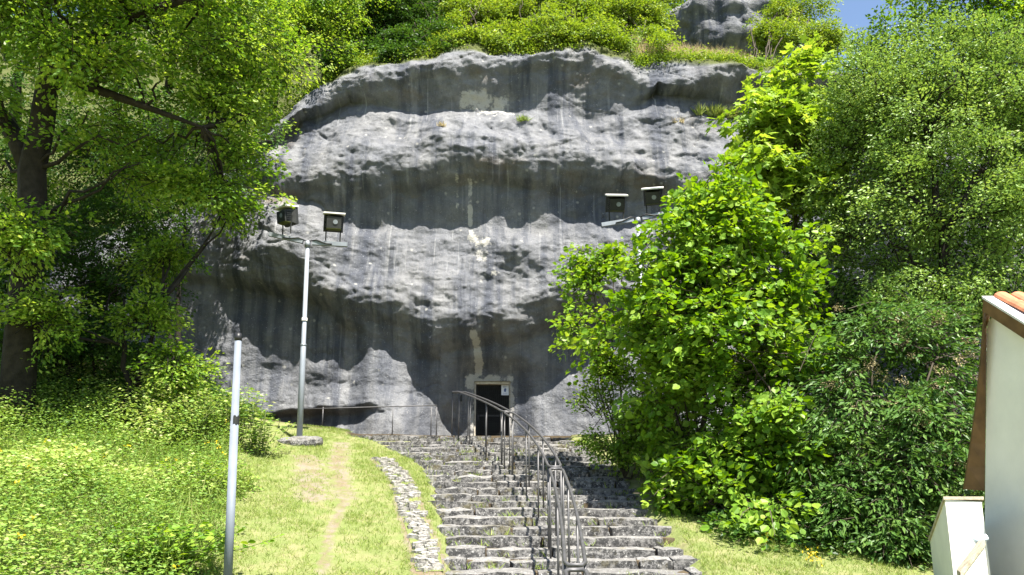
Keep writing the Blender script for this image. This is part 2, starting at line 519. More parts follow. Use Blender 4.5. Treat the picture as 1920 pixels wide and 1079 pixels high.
def cliff_y(x, z):
    u0, v0 = proj(x, 22.0, z)
    ju = 16 * fbm(x * .5, z * .5, 1, 3, 40)
    jv = 9 * fbm(x * .7, z * .7, 2, 3, 50) + 6.5 * fbm(x * 1.9, z * 1.1, 4, 3, 55)
    u, v = u0 + ju, v0 + jv
    T, L1, B1, L2, B2, L3, B3 = [f(u) for f in (T_, L1_, B1_, L2_, B2_, L3_, B3_)]
    L1 = np.maximum(L1, T + 8); B1 = np.maximum(B1, L1 + 8)
    a2 = .46 + .12 * fbm(x * .35, 4.2, 0, 2, 61)
    a3 = .42 + .12 * fbm(x * .4, 8.2, 0, 2, 62) + .22 * sst(720, 560, u)
    z0 = np.zeros_like(u)
    b2 = -a2 + (B2 - L2) / 160.0 + .04
    b3 = np.clip(-a3 + (B3 - L3_(u + 38)) / 160.0 + .03, .08, np.where(u < 760, .55, .95))
    kv = [T, T + 13, L1 - 4, L1 + 8, L1 + 24, B1 - 4, B1 + .22 * (L2 - B1), L2 - 38, L2 - 18, L2 - 3, L2 + 12, L2 + 30, L2 + 56, B2 - 5, B2 + .25 * (L3 - B2), L3 - 42, L3 - 20, L3 - 3, L3 + 14, L3 + 34, L3 + 62, B3, B3 + 200]
    ko = [z0 + 1.0, z0 + .42, z0 + .12, z0 + .16, z0 + .36, z0 + .72, z0 + .42, .10 - a2, -a2, .03 - a2, .13 - a2, .32 - a2, b2 - .09, b2, b2 - .30,
          .12 - a3, -a3, .03 - a3, .13 - a3, .32 - a3, np.minimum(b3 - .05, .34), b3, b3 - 1.2]
    kv = [q - o * 30.0 * (920 - q) / 836.0 for q, o in zip(kv, ko)]     # a point set further back shows lower
    T = kv[0]
    off = np.where(v < T, 1.0, 0.0)
    for i in range(len(kv) - 1):
        a, b = kv[i], np.maximum(kv[i + 1], kv[i] + 2)
        t = np.clip((v - a) / (b - a), 0, 1)
        t = .5 * t + .5 * t * t * (3 - 2 * t)
        off = np.where(v >= a, ko[i] + (ko[i + 1] - ko[i]) * t, off)
    # undercut below the left foot
    off = off + .55 * sst(766, 782, v) * sst(470, 510, u) * sst(745, 640, u)
    # side fade
    wl = sst(380, 540, u)
    off = np.where(v > T, off * (.35 + .65 * wl), off)
    # hill above
    hill = np.interp(u0, [300, 520, 1150, 1500, 1900], [1.2, 1.5, 1.75, 2.6, 3.0])
    off = off + np.clip(T - v, 0, 1e4) / 74.0 * hill
    # left flank falls away
    rec = np.clip(UL_(v) - u, 0, 400) / 73.0
    off = off + np.where(rec > 0, .55 * rec, 0)
    # relief: rough on the bulges, smooth on the washed walls
    wall = np.maximum(sst(L2 + 6, L2 + 30, v) * sst(B2 + 40, B2 - 5, v), sst(L3 + 10, L3 + 40, v) * sst(B3 + 25, B3, v) * .8)
    wall = np.maximum(wall, .7 * sst(L1 + 6, L1 + 20, v) * sst(B1 + 4, B1 - 12, v))
    foot = sst(B3 - 5, B3 + 25, v)
    rough = (1 - .66 * wall) * (1 - .45 * foot)
    low = .15 * fbm(x * .55, z * .75, 3, 3, 20) * (1 - .6 * foot)
    q = fbm(x * .8 + z * .25, z * 1.7, 5, 5, 30, .52)
    q5 = q * 4.5
    md = .040 * q + .055 * (np.floor(q5) + sst(.3, .7, q5 - np.floor(q5))) / 4.5        # broken, stepped edges
    c1 = fbm(x * .45 + z * .5, z * .35, 15, 3, 71); c2 = fbm(x * .3, z * .9 - x * .2, 16, 3, 74)
    crack = .07 * np.exp(-(c1 / .022) ** 2) * sst(-.1, .3, c2) + .06 * np.exp(-(c2 / .02) ** 2) * sst(-.1, .3, c1)
    rid = .032 * (1 - 2 * np.abs(fbm(x * 1.1 + z * .5, z * 2.6, 7, 4, 33)))
    pit = -.03 * sst(.45, .85, fbm(x * 1.6, z * 2.6, 9, 3, 36))
    fin = .030 * (1.1 - 1.6 * np.abs(fbm(x * 3.2, z * 4.6, 11, 3, 38, .6))) - .014 * fbm(x * 9, z * 11, 12, 3, 48, .7)
    lip = .06 * fbm(x * 1.4, z * .4, 12, 3, 39)
    off = off + low + crack * (.4 + .6 * rough) + (md - rid - pit + fin) * rough * .78 + lip
    # flat around the doorway
    dd = np.hypot(np.maximum(np.maximum(DX0 - x, x - DX1), 0), np.maximum(z - DZ1, 0))
    w = sst(.75, .12, dd)
    off = off * (1 - w) + (DY - 22.0 + .02 * fbm(x * 5, z * 5, 0, 3, 44)) * w
    return 22.0 + off

def build_cliff():
    def axis(lo, flo, fhi, hi, fine, coarse, forced=()):
        a = np.concatenate([np.arange(lo, flo, coarse), np.arange(flo, fhi, fine), np.arange(fhi, hi, coarse)])
        for f in forced: a[np.argmin(np.abs(a - f))] = f
        return a
    xs = axis(-30, -9.4, 8.2, 24, .036, .14, (DX0, DX1))
    zs_ = axis(1.2, 2.4, 15.2, 27, .036, .12, (DZ1,))
    X, Z = np.meshgrid(xs, zs_)
    Y = cliff_y(X, Z)
    nx, nz = len(xs), len(zs_)
    I = np.arange(nx * nz).reshape(nz, nx)
    F = np.stack([I[:-1, :-1], I[:-1, 1:], I[1:, 1:], I[1:, :-1]], -1)
    cx = (X[:-1, :-1] + X[1:, 1:]) / 2; cz = (Z[:-1, :-1] + Z[1:, 1:]) / 2
    keep = ~((cx > DX0) & (cx < DX1) & (cz < DZ1))
    F = F[keep]
    u, v = proj(X, 22.0, Z)
    T = T_(u)
    soil = sst(T + 4, T - 8, v + 10 * fbm(X, Z, 0, 3, 70))
    soil = np.maximum(soil, .0)
    L1, B1, L2, B2, L3, B3 = [f(u) for f in (L1_, B1_, L2_, B2_, L3_, B3_)]
    band = lambda a, b, s: sst(a - s, a + s, v) * sst(b + s, b - s, v)
    ochre = np.maximum(np.maximum(band(L1 + 2, L1 + 50, 12), band(L2 + 6, L2 + 62, 16)), band(L3 + 10, L3 + 70, 20))
    ochre = np.maximum(ochre, .35 * sst(1150, 1400, u))
    lime = np.maximum(band(L1, B1 + 20, 15), np.maximum(band(L2 + 10, B2 + 90, 25), .35 * band(L3, B3, 20)))
    lime = np.maximum(lime, .25)
    pl = band(150, 205, 22) * sst(815, 880, u) * sst(1020, 930, u) * .56
    d = np.hypot(np.maximum(np.maximum(DX0 - X, X - DX1), 0) * np.where(X > DX1, 2.2, 1), np.maximum(Z - DZ1, 0) * 1.1)
    pl = np.maximum(pl, .60 * sst(.55, .0, d))
    run = np.abs(u - (890 + 6 * np.sin(v * .03)))                    # lime run above the door
    pl = np.maximum(pl, .75 * sst(16, 3, run) * band(620, 705, 15))
    pl = np.maximum(pl, .60 * sst(9, 2, np.abs(u - 881)) * band(330, 440, 30))
    pl = np.maximum(pl, .50 * sst(8, 2, np.abs(u - 857)) * band(320, 400, 20))
    pl = np.maximum(pl, .43 * sst(36, 8, np.abs(u - 890 - .35 * (v - 430))) * band(425, 530, 20))
    V = np.stack([X, Y, Z], -1).reshape(-1, 3)
    me = mesh_np('cliff', V, F.reshape(-1, 4), True, {k: ('POINT', a.ravel()) for k, a in (('soil', soil), ('ochre', ochre), ('lime', lime), ('plaster', pl))})
    o = link('cliff', me, M_CLIFF)
    tag(o, 'grey limestone cliff with overhanging ledges and a cut doorway', None, None, 'structure')
build_cliff()

# upper rock outcrop on the plateau
def build_outcrop():
    nx, nz = 90, 60
    th = np.linspace(0, 2 * np.pi, nx, endpoint=False); ph = np.linspace(.02, np.pi * .85, nz)
    TH, PH = np.meshgrid(th, ph)
    c = P(1365, 72, 31.0)
    D = np.stack([np.sin(PH) * np.cos(TH), np.sin(PH) * np.sin(TH), np.cos(PH)], -1)
    rr = 1 + .16 * fbm(D[..., 0] * 2, D[..., 1] * 2, D[..., 2] * 2, 4, 80) + .05 * fbm(D[..., 0] * 7, D[..., 1] * 7, D[..., 2] * 7, 3, 82)
    Q = D * rr[..., None] * np.array([2.25, 1.8, 2.0])
    Q[..., 1] -= .35 * sst(.0, .8, Q[..., 2])
    V = Q.reshape(-1, 3) + c
    I = np.arange(nx * nz).reshape(nz, nx)
    J = np.roll(I, -1, axis=1)
    F = np.stack([I[:-1], I[1:], J[1:], J[:-1]], -1).reshape(-1, 4)
    z = np.zeros(len(V))
    me = mesh_np('rock_outcrop', V, F, True, {'soil': ('POINT', z), 'ochre': ('POINT', z), 'lime': ('POINT', z + .4), 'plaster': ('POINT', z)})
    o = link('rock_outcrop', me, M_CLIFF)
    tag(o, 'small grey rock outcrop above the cliff top beneath the treeline', 'rock')
build_outcrop()

# ================================================================== LEAVES
TPL = {
    'rhomb': (np.array([[0, 0, 0], [.45, .30, .07], [1, 0, -.05], [.45, -.30, .07]]), [(0, 1, 2, 3)], 2),
    'round': (np.array([[0, 0, 0], [.22, .34, .05], [.62, .42, .06], [1.02, 0, -.08], [.62, -.42, .06], [.22, -.34, .05]]), [(0, 1, 2, 3), (0, 3, 4, 5)], 4),
    'lance': (np.array([[0, 0, 0], [.4, .20, .05], [1, 0, -.08], [.4, -.20, .05]]), [(0, 1, 2, 3)], 2),
    'blade': (np.array([[0, .05, 0], [0, -.05, 0], [.55, -.038, .03], [.55, .038, .03], [1, -.006, -.08], [1, .006, -.08]]), [(0, 1, 2, 3), (3, 2, 4, 5)], 4),
    'straw': (np.array([[0, .010, 0], [0, -.010, 0], [.55, -.008, .03], [.55, .008, .03], [1, -.003, -.12], [1, .003, -.12]]), [(0, 1, 2, 3), (3, 2, 4, 5)], 4),
    'maple': (np.array([[0, 0, 0], [.10, .40, .03], [.38, .22, .05], [.55, .52, 0], [.66, .17, .03], [1.05, 0, -.08],
                        [.66, -.17, .03], [.55, -.52, 0], [.38, -.22, .05], [.10, -.40, .03]]),
              [(0, 1, 2, 2), (0, 2, 4, 5), (2, 3, 4, 4), (0, 5, 6, 8), (6, 7, 8, 8), (0, 8, 9, 9)], 8),
}

def leaves_mesh(name, C, D, Nn, size, tpl, tint):
    t, faces, _ = TPL[tpl]
    D = nrm(D)
    Nn = Nn - D * np.sum(Nn * D, -1, keepdims=True)
    Nn = nrm(Nn)
    Sd = np.cross(Nn, D)
    n, k = len(C), len(t)
    V = C[:, None, :] + size[:, None, None] * (t[None, :, 0, None] * D[:, None, :] + t[None, :, 1, None] * Sd[:, None, :] + t[None, :, 2, None] * Nn[:, None, :])
    base = (np.arange(n) * k)[:, None]
    if tpl == 'maple':
        tri = np.array([(0, 1, 2), (0, 2, 4), (0, 4, 5), (2, 3, 4), (0, 5, 6), (0, 6, 8), (6, 7, 8), (0, 8, 9)])
        F = (base[:, :, None] + tri[None]).reshape(-1, 3)
        return mesh_np(name, V.reshape(-1, 3), F, False, {'tint': ('FACE', np.repeat(tint, len(tri)))})
    fa = np.array(faces)
    F = (base[:, :, None] + fa[None]).reshape(-1, fa.shape[1])
    return mesh_np(name, V.reshape(-1, 3), F, False, {'tint': ('FACE', np.repeat(tint, len(fa)))})

def sample_lobes(lobes, n, shell=.72):
    w = np.array([l[3] * l[4] + l[3] * l[5] for l in lobes]); w = w / w.sum()
    idx = RNG.choice(len(lobes), n, p=w)
    L = np.array(lobes)[idx]
    d = nrm(RNG.normal(size=(n, 3)))
    r = np.where(RNG.random(n) < shell, .68 + .36 * RNG.random(n) ** .8, .25 + .5 * RNG.random(n))
    c = L[:, :3] + d * r[:, None] * L[:, 3:6]
    return c, d

def sprays(C, D, npl, length, width, thick, size, droop=.25, upw=1.0, jit=.5, sizevar=.3, tintbase=None):
    n = len(C)
    d = D * np.array([1, 1, .45]) + np.array([0, 0, -droop]) + RNG.normal(size=(n, 3)) * .28
    d = nrm(d)
    up = nrm(np.array([0, 0, upw]) + D * .55 + RNG.normal(size=(n, 3)) * .25)
    up = nrm(up - d * np.sum(up * d, -1, keepdims=True))
    sd = np.cross(up, d)
    k = npl
    L = length * (.6 + .8 * RNG.random((n, 1)))
    t = RNG.random((n, k))
    s = RNG.uniform(-1, 1, (n, k))
    wid = width * (.35 + .65 * np.sin(np.pi * np.clip(t * .85 + .1, 0, 1)))
    pos = C[:, None, :] + d[:, None, :] * ((t - .5) * L)[..., None] + sd[:, None, :] * (s * wid)[..., None] + up[:, None, :] * (RNG.normal(size=(n, k)) * thick - .12 * length * (t ** 2))[..., None]
    ld = d[:, None, :] * (.6 + .5 * RNG.random((n, k)))[..., None] + sd[:, None, :] * (np.sign(s) * (.4 + .7 * RNG.random((n, k))))[..., None] + RNG.normal(size=(n, k, 3)) * .35 + np.array([0, 0, -droop * .6])
    ln = up[:, None, :] + RNG.normal(size=(n, k, 3)) * jit
    sz = size * (1 - sizevar + 2 * sizevar * RNG.random((n, k)))
    tb = RNG.random((n, 1)) if tintbase is None else tintbase
    ti = np.clip(.55 * tb + .45 * RNG.random((n, k)), 0, 1)
    keep = np.ones((n, k), bool)
    f = lambda a: a.reshape(-1, a.shape[-1]) if a.ndim == 3 else a.reshape(-1)
    return f(pos), f(ld), f(ln), f(sz), f(ti), d

def lobe(u, v, Y, ru, rv, ry):
    p = P(u, v, Y)
    k = np.linalg.norm(p - CAM) / FPX
    return (p[0], p[1], p[2], ru * k, ry, rv * k)      # x,y,z, rx, ry, rz

def wob(a, b, n, amp, seed):
    a, b = np.array(a, float), np.array(b, float)
    t = np.linspace(0, 1, n)[:, None]
    p = a + (b - a) * t
    r = np.random.default_rng(abs(int(seed)))
    off = r.normal(size=(n, 3)) * amp
    off[0] = 0; off[-1] = 0
    return p + off

def tree(name, label, cat, base, stems, lobes, mat, nspr, npl, size, tpl='rhomb', group=None, length=.55, width=.28, thick=.05,
         droop=.25, shell=.72, bark=M_BARK, jit=.5, twigs=True, upw=1.0, zmin=None, leaf_parts=0, sizevar=.3, cut=None, gap=-.12):
    """stems: list of (polyline, radii). lobes: crown volumes"""
    root = empty(name, tuple(base))
    tag(root, label, cat, group)
    mb = MB()
    nodes = []
    for pts, rad in stems:
        mb.tube(pts, rad, 8 if max(rad) > .05 else 5)
        nodes += [np.array(p) for p in pts]
    nodes = np.array(nodes)
    # limbs from the stems into each crown lobe
    for i, l in enumerate(lobes):
        c = np.array(l[:3])
        dist = np.linalg.norm(nodes - c, axis=1) + 1.2 * np.clip(nodes[:, 2] - c[2] + .2, 0, 9)
        a = nodes[np.argmin(dist)]
        for q in range(2):
            e = c + RNG.normal(size=3) * np.array(l[3:6]) * .35
            r0 = min(.07, .02 + .012 * np.linalg.norm(e - a), .55 * max(max(q_[1]) for q_ in stems))
            mb.tube(wob(a, e, 6, .05 * np.linalg.norm(e - a) ** .5, 100 + 7 * i + q), np.linspace(r0, .012, 6), 5)
    C, D = sample_lobes(lobes, int(nspr * 1.75), shell)
    # sprays gather in clumps and leave gaps between them; the outline is pushed in and out
    nz = fbm(C[:, 0] * 1.15, C[:, 1] * 1.15, C[:, 2] * 1.5, 2, 600 + len(lobes))
    C, D, nz = C[nz > gap], D[nz > gap], nz[nz > gap]
    C, D, nz = C[:nspr], D[:nspr], nz[:nspr]
    C = C + D * (.30 * fbm(C[:, 0] * .9, C[:, 1] * .9, C[:, 2] * .9, 2, 640) + .12 * RNG.normal(size=len(C)))[:, None]
    if zmin is not None:
        k = C[:, 2] > zmin
        C, D = C[k], D[k]
    if cut is not None:
        k = cut(C)
        C, D = C[k], D[k]
    pos, ld, ln, sz, ti, dirs = sprays(C, D, npl, length, width, thick, size, droop, upw, jit, sizevar)
    if zmin is not None:
        k = pos[:, 2] > zmin - .1
        pos, ld, ln, sz, ti = pos[k], ld[k], ln[k], sz[k], ti[k]
    if twigs:
        tw = MB()
        for c, d in zip(C, dirs):
            e = c + d * length * .4
            s = c - d * length * .8 - np.array([0, 0, .12])
            tw.tube([s, c, e], [.009, .006, .003], 3, False)
        tag(tw.build('twigs', bark, root), kind='stuff')
    mb.build('trunk', bark, root, True)
    if leaf_parts:
        # the leaves nearest the viewer are single parts
        score = pos[:, 1] - .25 * pos[:, 2] + RNG.random(len(pos)) * .6
        idx = np.argsort(score)[:leaf_parts]
        rest = np.ones(len(pos), bool); rest[idx] = False
        variants = []
        t, faces, _ = TPL[tpl]
        for q in range(6):
            fl = [tuple(dict.fromkeys(f)) for f in faces]
            me = bpy.data.meshes.new('leaf')
            me.from_pydata([tuple(p) for p in t], [], fl)
            a = me.attributes.new('tint', 'FLOAT', 'FACE')
            a.data.foreach_set('value', [q / 5.0] * len(fl))
            me.materials.append(mat)
            variants.append(me)
        inv = parent_inv(root)
        for j in idx:
            o = bpy.data.objects.new('leaf', variants[int(ti[j] * 5.99)])
            d = Vector(ld[j]).normalized()
            nn = Vector(ln[j]); nn = (nn - d * nn.dot(d)).normalized()
            sdv = nn.cross(d)
            m = Matrix((d, sdv, nn)).transposed().to_4x4()
            o.parent = root
            o.matrix_parent_inverse = inv
            o.matrix_basis = Matrix.Translation(Vector(pos[j])) @ m @ Matrix.Scale(float(sz[j]), 4)
            col.objects.link(o)
        pos, ld, ln, sz, ti = pos[rest], ld[rest], ln[rest], sz[rest], ti[rest]
    o = link('crown', leaves_mesh('crown', pos, ld, ln, sz, tpl, ti), mat, root)
    if leaf_parts: tag(o, kind='stuff')
    return root

def on_cliff(x, z): return float(cliff_y(np.array([x]), np.array([z]))[0])

def hill_pt(u, v):
    """ray from the camera to the hill/cliff sheet"""
    s = (540 - v) / FPX
    d = np.array([(u - 960) / FPX, CP - s * SP, SP + s * CP])
    ts = np.arange(18.0, 60.0, .08)
    p = CAM[None] + d[None] * ts[:, None]
    yy = cliff_y(p[:, 0], p[:, 2])
    k = np.argmax(p[:, 1] > yy)
    return p[k] if p[k, 1] > yy[k] else p[200]

def edge_pt(u, back):
    """a point on the hill, some way behind the cliff edge"""
    T = float(T_(u))
    x = P(u, T, 23.0)[0]
    z0 = P(u, max(float(L1_(u)), T + 10) - 6, 22.0)[2]
    zz = np.arange(z0, z0 + 6, .04)
    yy = cliff_y(np.full(len(zz), x), zz)
    k = int(np.argmax(yy > 22.6)) if (yy > 22.6).any() else len(zz) // 3
    k2 = k + int(np.argmax(yy[k:] >= yy[k] + max(back, 0))) if (yy[k:] >= yy[k] + back).any() else k
    k2 = max(0, k2 + (int(back / .04) if back < 0 else 0))
    return np.array([x, yy[k2], zz[k2]])

# ================================================================== STONE STAIRS
def rough_block(seed, nx=5, ny=3, nz=2):
    """unit stone block, rounded and uneven"""
    r = np.random.default_rng(seed)
    V, F, idx = [], [], {}
    def vid(i, j, k):
        key = (i, j, k)
        if key not in idx:
            p = np.array([i / nx - .5, j / ny - .5, k / nz - .5])
            q = p.copy()
            for a, lim in ((0, .46), (1, .42), (2, .36)):
                oth = [abs(p[b]) for b in range(3) if b != a]
                if abs(p[a]) > .49 and max(oth) > .49: q[a] *= (.985, .96, .90)[a]
            q += r.normal(size=3) * np.array([.010, .024, .045])
            idx[key] = len(V); V.append(q)
        return idx[key]
    for k in (0, nz):
        for i in range(nx):
            for j in range(ny):
                f = (vid(i, j, k), vid(i + 1, j, k), vid(i + 1, j + 1, k), vid(i, j + 1, k))
                F.append(f if k else f[::-1])
    for j in (0, ny):
        for i in range(nx):
            for k in range(nz):
                f = (vid(i, j, k), vid(i + 1, j, k), vid(i + 1, j, k + 1), vid(i, j, k + 1))
                F.append(f[::-1] if j else f)
    for i in (0, nx):
        for j in range(ny):
            for k in range(nz):
                f = (vid(i, j, k), vid(i, j + 1, k), vid(i, j + 1, k + 1), vid(i, j, k + 1))
                F.append(f if i else f[::-1])
    me = bpy.data.meshes.new('stone')
    me.from_pydata([tuple(p) for p in V], [], F)
    me.polygons.foreach_set('use_smooth', [True] * len(me.polygons))
    me.update()
    me.set_sharp_from_angle(angle=R(38))
    return me

STONES = []
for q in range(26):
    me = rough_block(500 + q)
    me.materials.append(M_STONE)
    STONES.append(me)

def step_rows():
    rows = []
    y = 6.6
    r = random.Random(3)
    n = 29
    for i in range(n):
        rows.append(y)
        y += .465 + r.uniform(-.05, .05)
        if y > 20.4: break
    return rows
ROWS = step_rows()

def build_stairs():
    root = empty('stone_stairs', (0, 13, .5))
    tag(root, 'wide weathered stone stairs climbing to the dark cliff doorway', 'stairs')
    r = random.Random(21)
    mb = MB()
    # bedding of packed earth under the stones, stepped
    for i, y in enumerate(ROWS):
        l, rr = [float(a) for a in stair_x(y)]
        y2 = (ROWS[i + 1] if i + 1 < len(ROWS) else y + 2.2) + .12
        z = float(zs(y)) - .03
        mb.box(((l + rr) / 2, (y + .16 + y2) / 2, z - .2), (rr - l - .1, y2 - y - .16, .4))
    mb.build('bedding', M_BED, root)
    inv = parent_inv(root)
    for i, y in enumerate(ROWS):
        l, rr = [float(a) for a in stair_x(y)]
        l += r.uniform(-.12, .1); rr += r.uniform(-.1, .15)
        if y > 18.9: l = min(l, -2.9 - .9 * min(1, (y - 18.9)))
        z = float(zs(y))
        rise = .125 + r.uniform(-.01, .05)
        x = l
        skew = r.uniform(-.04, .04)
        while x < rr - .12:
            w = min(r.choice([.35, .6, .8, 1.0, 1.2, 1.5]) * r.uniform(.85, 1.15), rr - x)
            dep = r.uniform(.34, .50)
            h = rise + r.uniform(.03, .08)
            o = bpy.data.objects.new('stone', r.choice(STONES))
            o.parent = root
            o.matrix_parent_inverse = inv
            zz = z + r.uniform(-.014, .014) + skew * (x - 0) * .2
            o.location = (x + w / 2, y + dep / 2 + r.uniform(-.028, .028), zz - h / 2)
            o.scale = (w * r.uniform(.965, .995), dep, h)
            o.rotation_euler = (R(r.uniform(-2, 3)), R(r.uniform(-.9, .9)), R(r.uniform(-1.6, 1.6) + (180 if r.random() < .5 else 0)))
            col.objects.link(o)
            x += w + r.uniform(-.005, .025)
        # second stone deep on the tread
        if r.random() < .6:
            x = l + r.uniform(0, .5)
            while x < rr - .3:
                w = min(r.uniform(.35, .9), rr - x)
                if r.random() < .6:
                    o = bpy.data.objects.new('stone', r.choice(STONES))
                    o.parent = root
                    o.matrix_parent_inverse = inv
                    o.location = (x + w / 2, y + .47 + r.uniform(-.03, .03), z - .07 + r.uniform(-.02, .005))
                    o.scale = (w * .97, .22, .13)
                    o.rotation_euler = (R(r.uniform(-2, 2)), R(r.uniform(-1.5, 1.5)), R(r.uniform(-4, 4)))
                    col.objects.link(o)
                x += w + .02
build_stairs()

# ------------------------------------------------------------------ cobble strip left of the stairs
def build_cobbles():
    pts = np.array(COBBLE)
    o0 = pts.mean(0)
    V, F = [], []
    n = 40
    seg = np.linspace(0, len(pts) - 1, n)
    cx = np.interp(seg, range(len(pts)), pts[:, 0]); cy = np.interp(seg, range(len(pts)), pts[:, 1])
    for i in range(n):
        for s in (-.16, 0, .16):
            V.append((cx[i] + s, cy[i], float(G(cx[i] + s, cy[i])) + .006))
    for i in range(n - 1):
        for k in (0, 1):
            a = i * 3 + k
            F.append((a, a + 1, a + 4, a + 3))
    me = bpy.data.meshes.new('cobble_strip'); me.from_pydata(V, [], F); me.update()
    root = link('cobble_strip', me, M_GROUND)
    tag(root, 'narrow strip of pale cobbles beside the stairs', None, None, 'structure')
    var = []
    for q in range(12):
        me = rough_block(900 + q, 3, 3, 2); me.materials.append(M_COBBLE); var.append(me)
    r = random.Random(5)
    cnt = 0
    for i in range(n * 6):
        if cnt >= 290: break
        t = i / (n * 6 - 1) * (len(pts) - 1)
        x = float(np.interp(t, range(len(pts)), pts[:, 0])); y = float(np.interp(t, range(len(pts)), pts[:, 1]))
        wd = .17 if y > 12.5 else .11
        x += r.uniform(-wd, wd); y += r.uniform(-.05, .05)
        if r.random() < (.5 if y < 11.5 else .05): continue
        o = bpy.data.objects.new('cobble', r.choice(var))
        o.parent = root
        s = r.uniform(.08, .15)
        o.location = (x, y, float(G(x, y)) + r.uniform(-.006, .014))
        o.scale = (s, s * r.uniform(.7, 1.1), .07)
        o.rotation_euler = (R(r.uniform(-8, 8)), R(r.uniform(-8, 8)), r.uniform(0, 6.28))
        col.objects.link(o)
        cnt += 1
build_cobbles()

# ================================================================== DOORWAY
def build_door():
    z0 = 2.70
    w = DX1 - DX0
    cx = (DX0 + DX1) / 2
    # passage cut in the rock (part of the setting)
    mb = MB()
    y0, y1 = DY - .03, DY + 2.4
    a = [(DX0, z0), (DX1, z0), (DX1, DZ1), (DX0, DZ1)]
    V = [(x, y0, z) for x, z in a] + [(x, y1, z) for x, z in a]
    mb.add(V, [(0, 4, 5, 1), (1, 5, 6, 2), (2, 6, 7, 3), (3, 7, 4, 0), (4, 7, 6, 5)])
    o = mb.build('cave_passage', M_CAVE)
    tag(o, 'dark passage cut into the rock behind the iron gate', None, None, 'structure')
    # rendered lintel and jambs
    root = empty('doorway_surround', (cx, DY, z0))
    tag(root, 'rough pale rendered surround framing the cliff doorway', 'doorway')
    def slab(name, x0, x1, za, zb, yy, seed):
        nx_, nz_ = 10, 12
        V, F = [], []
        X, Z = np.meshgrid(np.linspace(x0, x1, nx_), np.linspace(za, zb, nz_))
        ed = np.minimum(np.minimum((X - x0), (x1 - X)), np.minimum(Z - za, zb - Z)) / .05
        Y = yy - .05 * np.clip(ed, 0, 1) - .012 * fbm(X * 9, Z * 9, 0, 3, seed)
        V = np.stack([X, Y, Z], -1).reshape(-1, 3)
        I = np.arange(nx_ * nz_).reshape(nz_, nx_)
        F = np.stack([I[:-1, :-1], I[:-1, 1:], I[1:, 1:], I[1:, :-1]], -1).reshape(-1, 4)
        link(name, mesh_np(name, V, F, True), M_PLAST, root)
    MB().box((cx, DY + .17, DZ1 - .035), (w - .004, .30, .07)).build('lintel', M_COPE, root)
    MB().box((DX0 + .02, DY + .17, (z0 + DZ1 - .07) / 2), (.04, .30, DZ1 - .075 - z0)).build('jamb', M_PLAST, root)
    MB().box((DX1 - .015, DY + .17, (z0 + DZ1 - .07) / 2), (.03, .30, DZ1 - .075 - z0)).build('jamb', M_PLAST, root)
    # gate
    gx0, gx1, gz1 = DX0 + .045, DX1 - .035, DZ1 - .075
    gy = DY + .20
    gate = empty('iron_gate', ((gx0 + gx1) / 2, gy, z0))
    tag(gate, 'black iron grille gate closing the cliff doorway', 'gate')
    fr = MB()
    for x in (gx0 + .02, gx1 - .02): fr.box((x, gy, (z0 + gz1) / 2), (.04, .04, gz1 - z0))
    for z in (z0 + .02, gz1 - .02, (z0 + gz1) / 2): fr.box(((gx0 + gx1) / 2, gy + .002, z), (gx1 - gx0 - .082, .036, .04))
    fr.build('gate_frame', M_IRON, gate)
    gr = MB()
    for x in np.arange(gx0 + .075, gx1 - .05, .055): gr.box((x, gy + .002, (z0 + gz1) / 2), (.012, .012, gz1 - z0 - .05))
    for z in np.arange(z0 + .075, gz1 - .05, .055): gr.box(((gx0 + gx1) / 2, gy - .011, z), (gx1 - gx0 - .05, .01, .012))
    gr.build('grille', M_IRON, gate)
    MB().box((gx0 + .06, gy - .03, z0 + .75), (.05, .03, .14)).build('lock', M_IRON, gate)
    # notice
    nx0 = P(940, 735, gy - .04)
    nt_ = empty('paper_notice', (nx0[0], gy - .03, nx0[2] - .13))
    tag(nt_, 'white paper notice fixed to the upper right of the gate', 'notice')
    cxn = float(P(947, 732, gy)[0]); czn = float(P(947, 732, gy)[2])
    MB().box((cxn, gy - .028, czn), (.20, .006, .29)).build('sheet', M_PAPER, nt_)
    k = MB()
    k.add([(cxn - .03, gy - .033, czn - .05), (cxn + .02, gy - .033, czn - .06), (cxn + .035, gy - .033, czn + .02), (cxn, gy - .033, czn + .05), (cxn - .03, gy - .033, czn + .01)], [(0, 1, 2, 3, 4)])
    for j in range(3):
        k.box((cxn - .01 * j, gy - .032, czn + .10 - .018 * j), (.12 - .02 * j, .002, .006))
    for j in range(3):
        k.box((cxn, gy - .032, czn - .085 - .018 * j), (.13, .002, .004))
    k.build('print', M_INK, nt_)
    # small dark box left of the door, on the wall
    p = P(860, 748, DY)
    b = MB().box((p[0], DY - .07, p[2]), (.20, .09, .17)).build('meter_box', M_IRON)
    tag(b, 'small dark box on the rock left of the gate', 'box')
build_door()

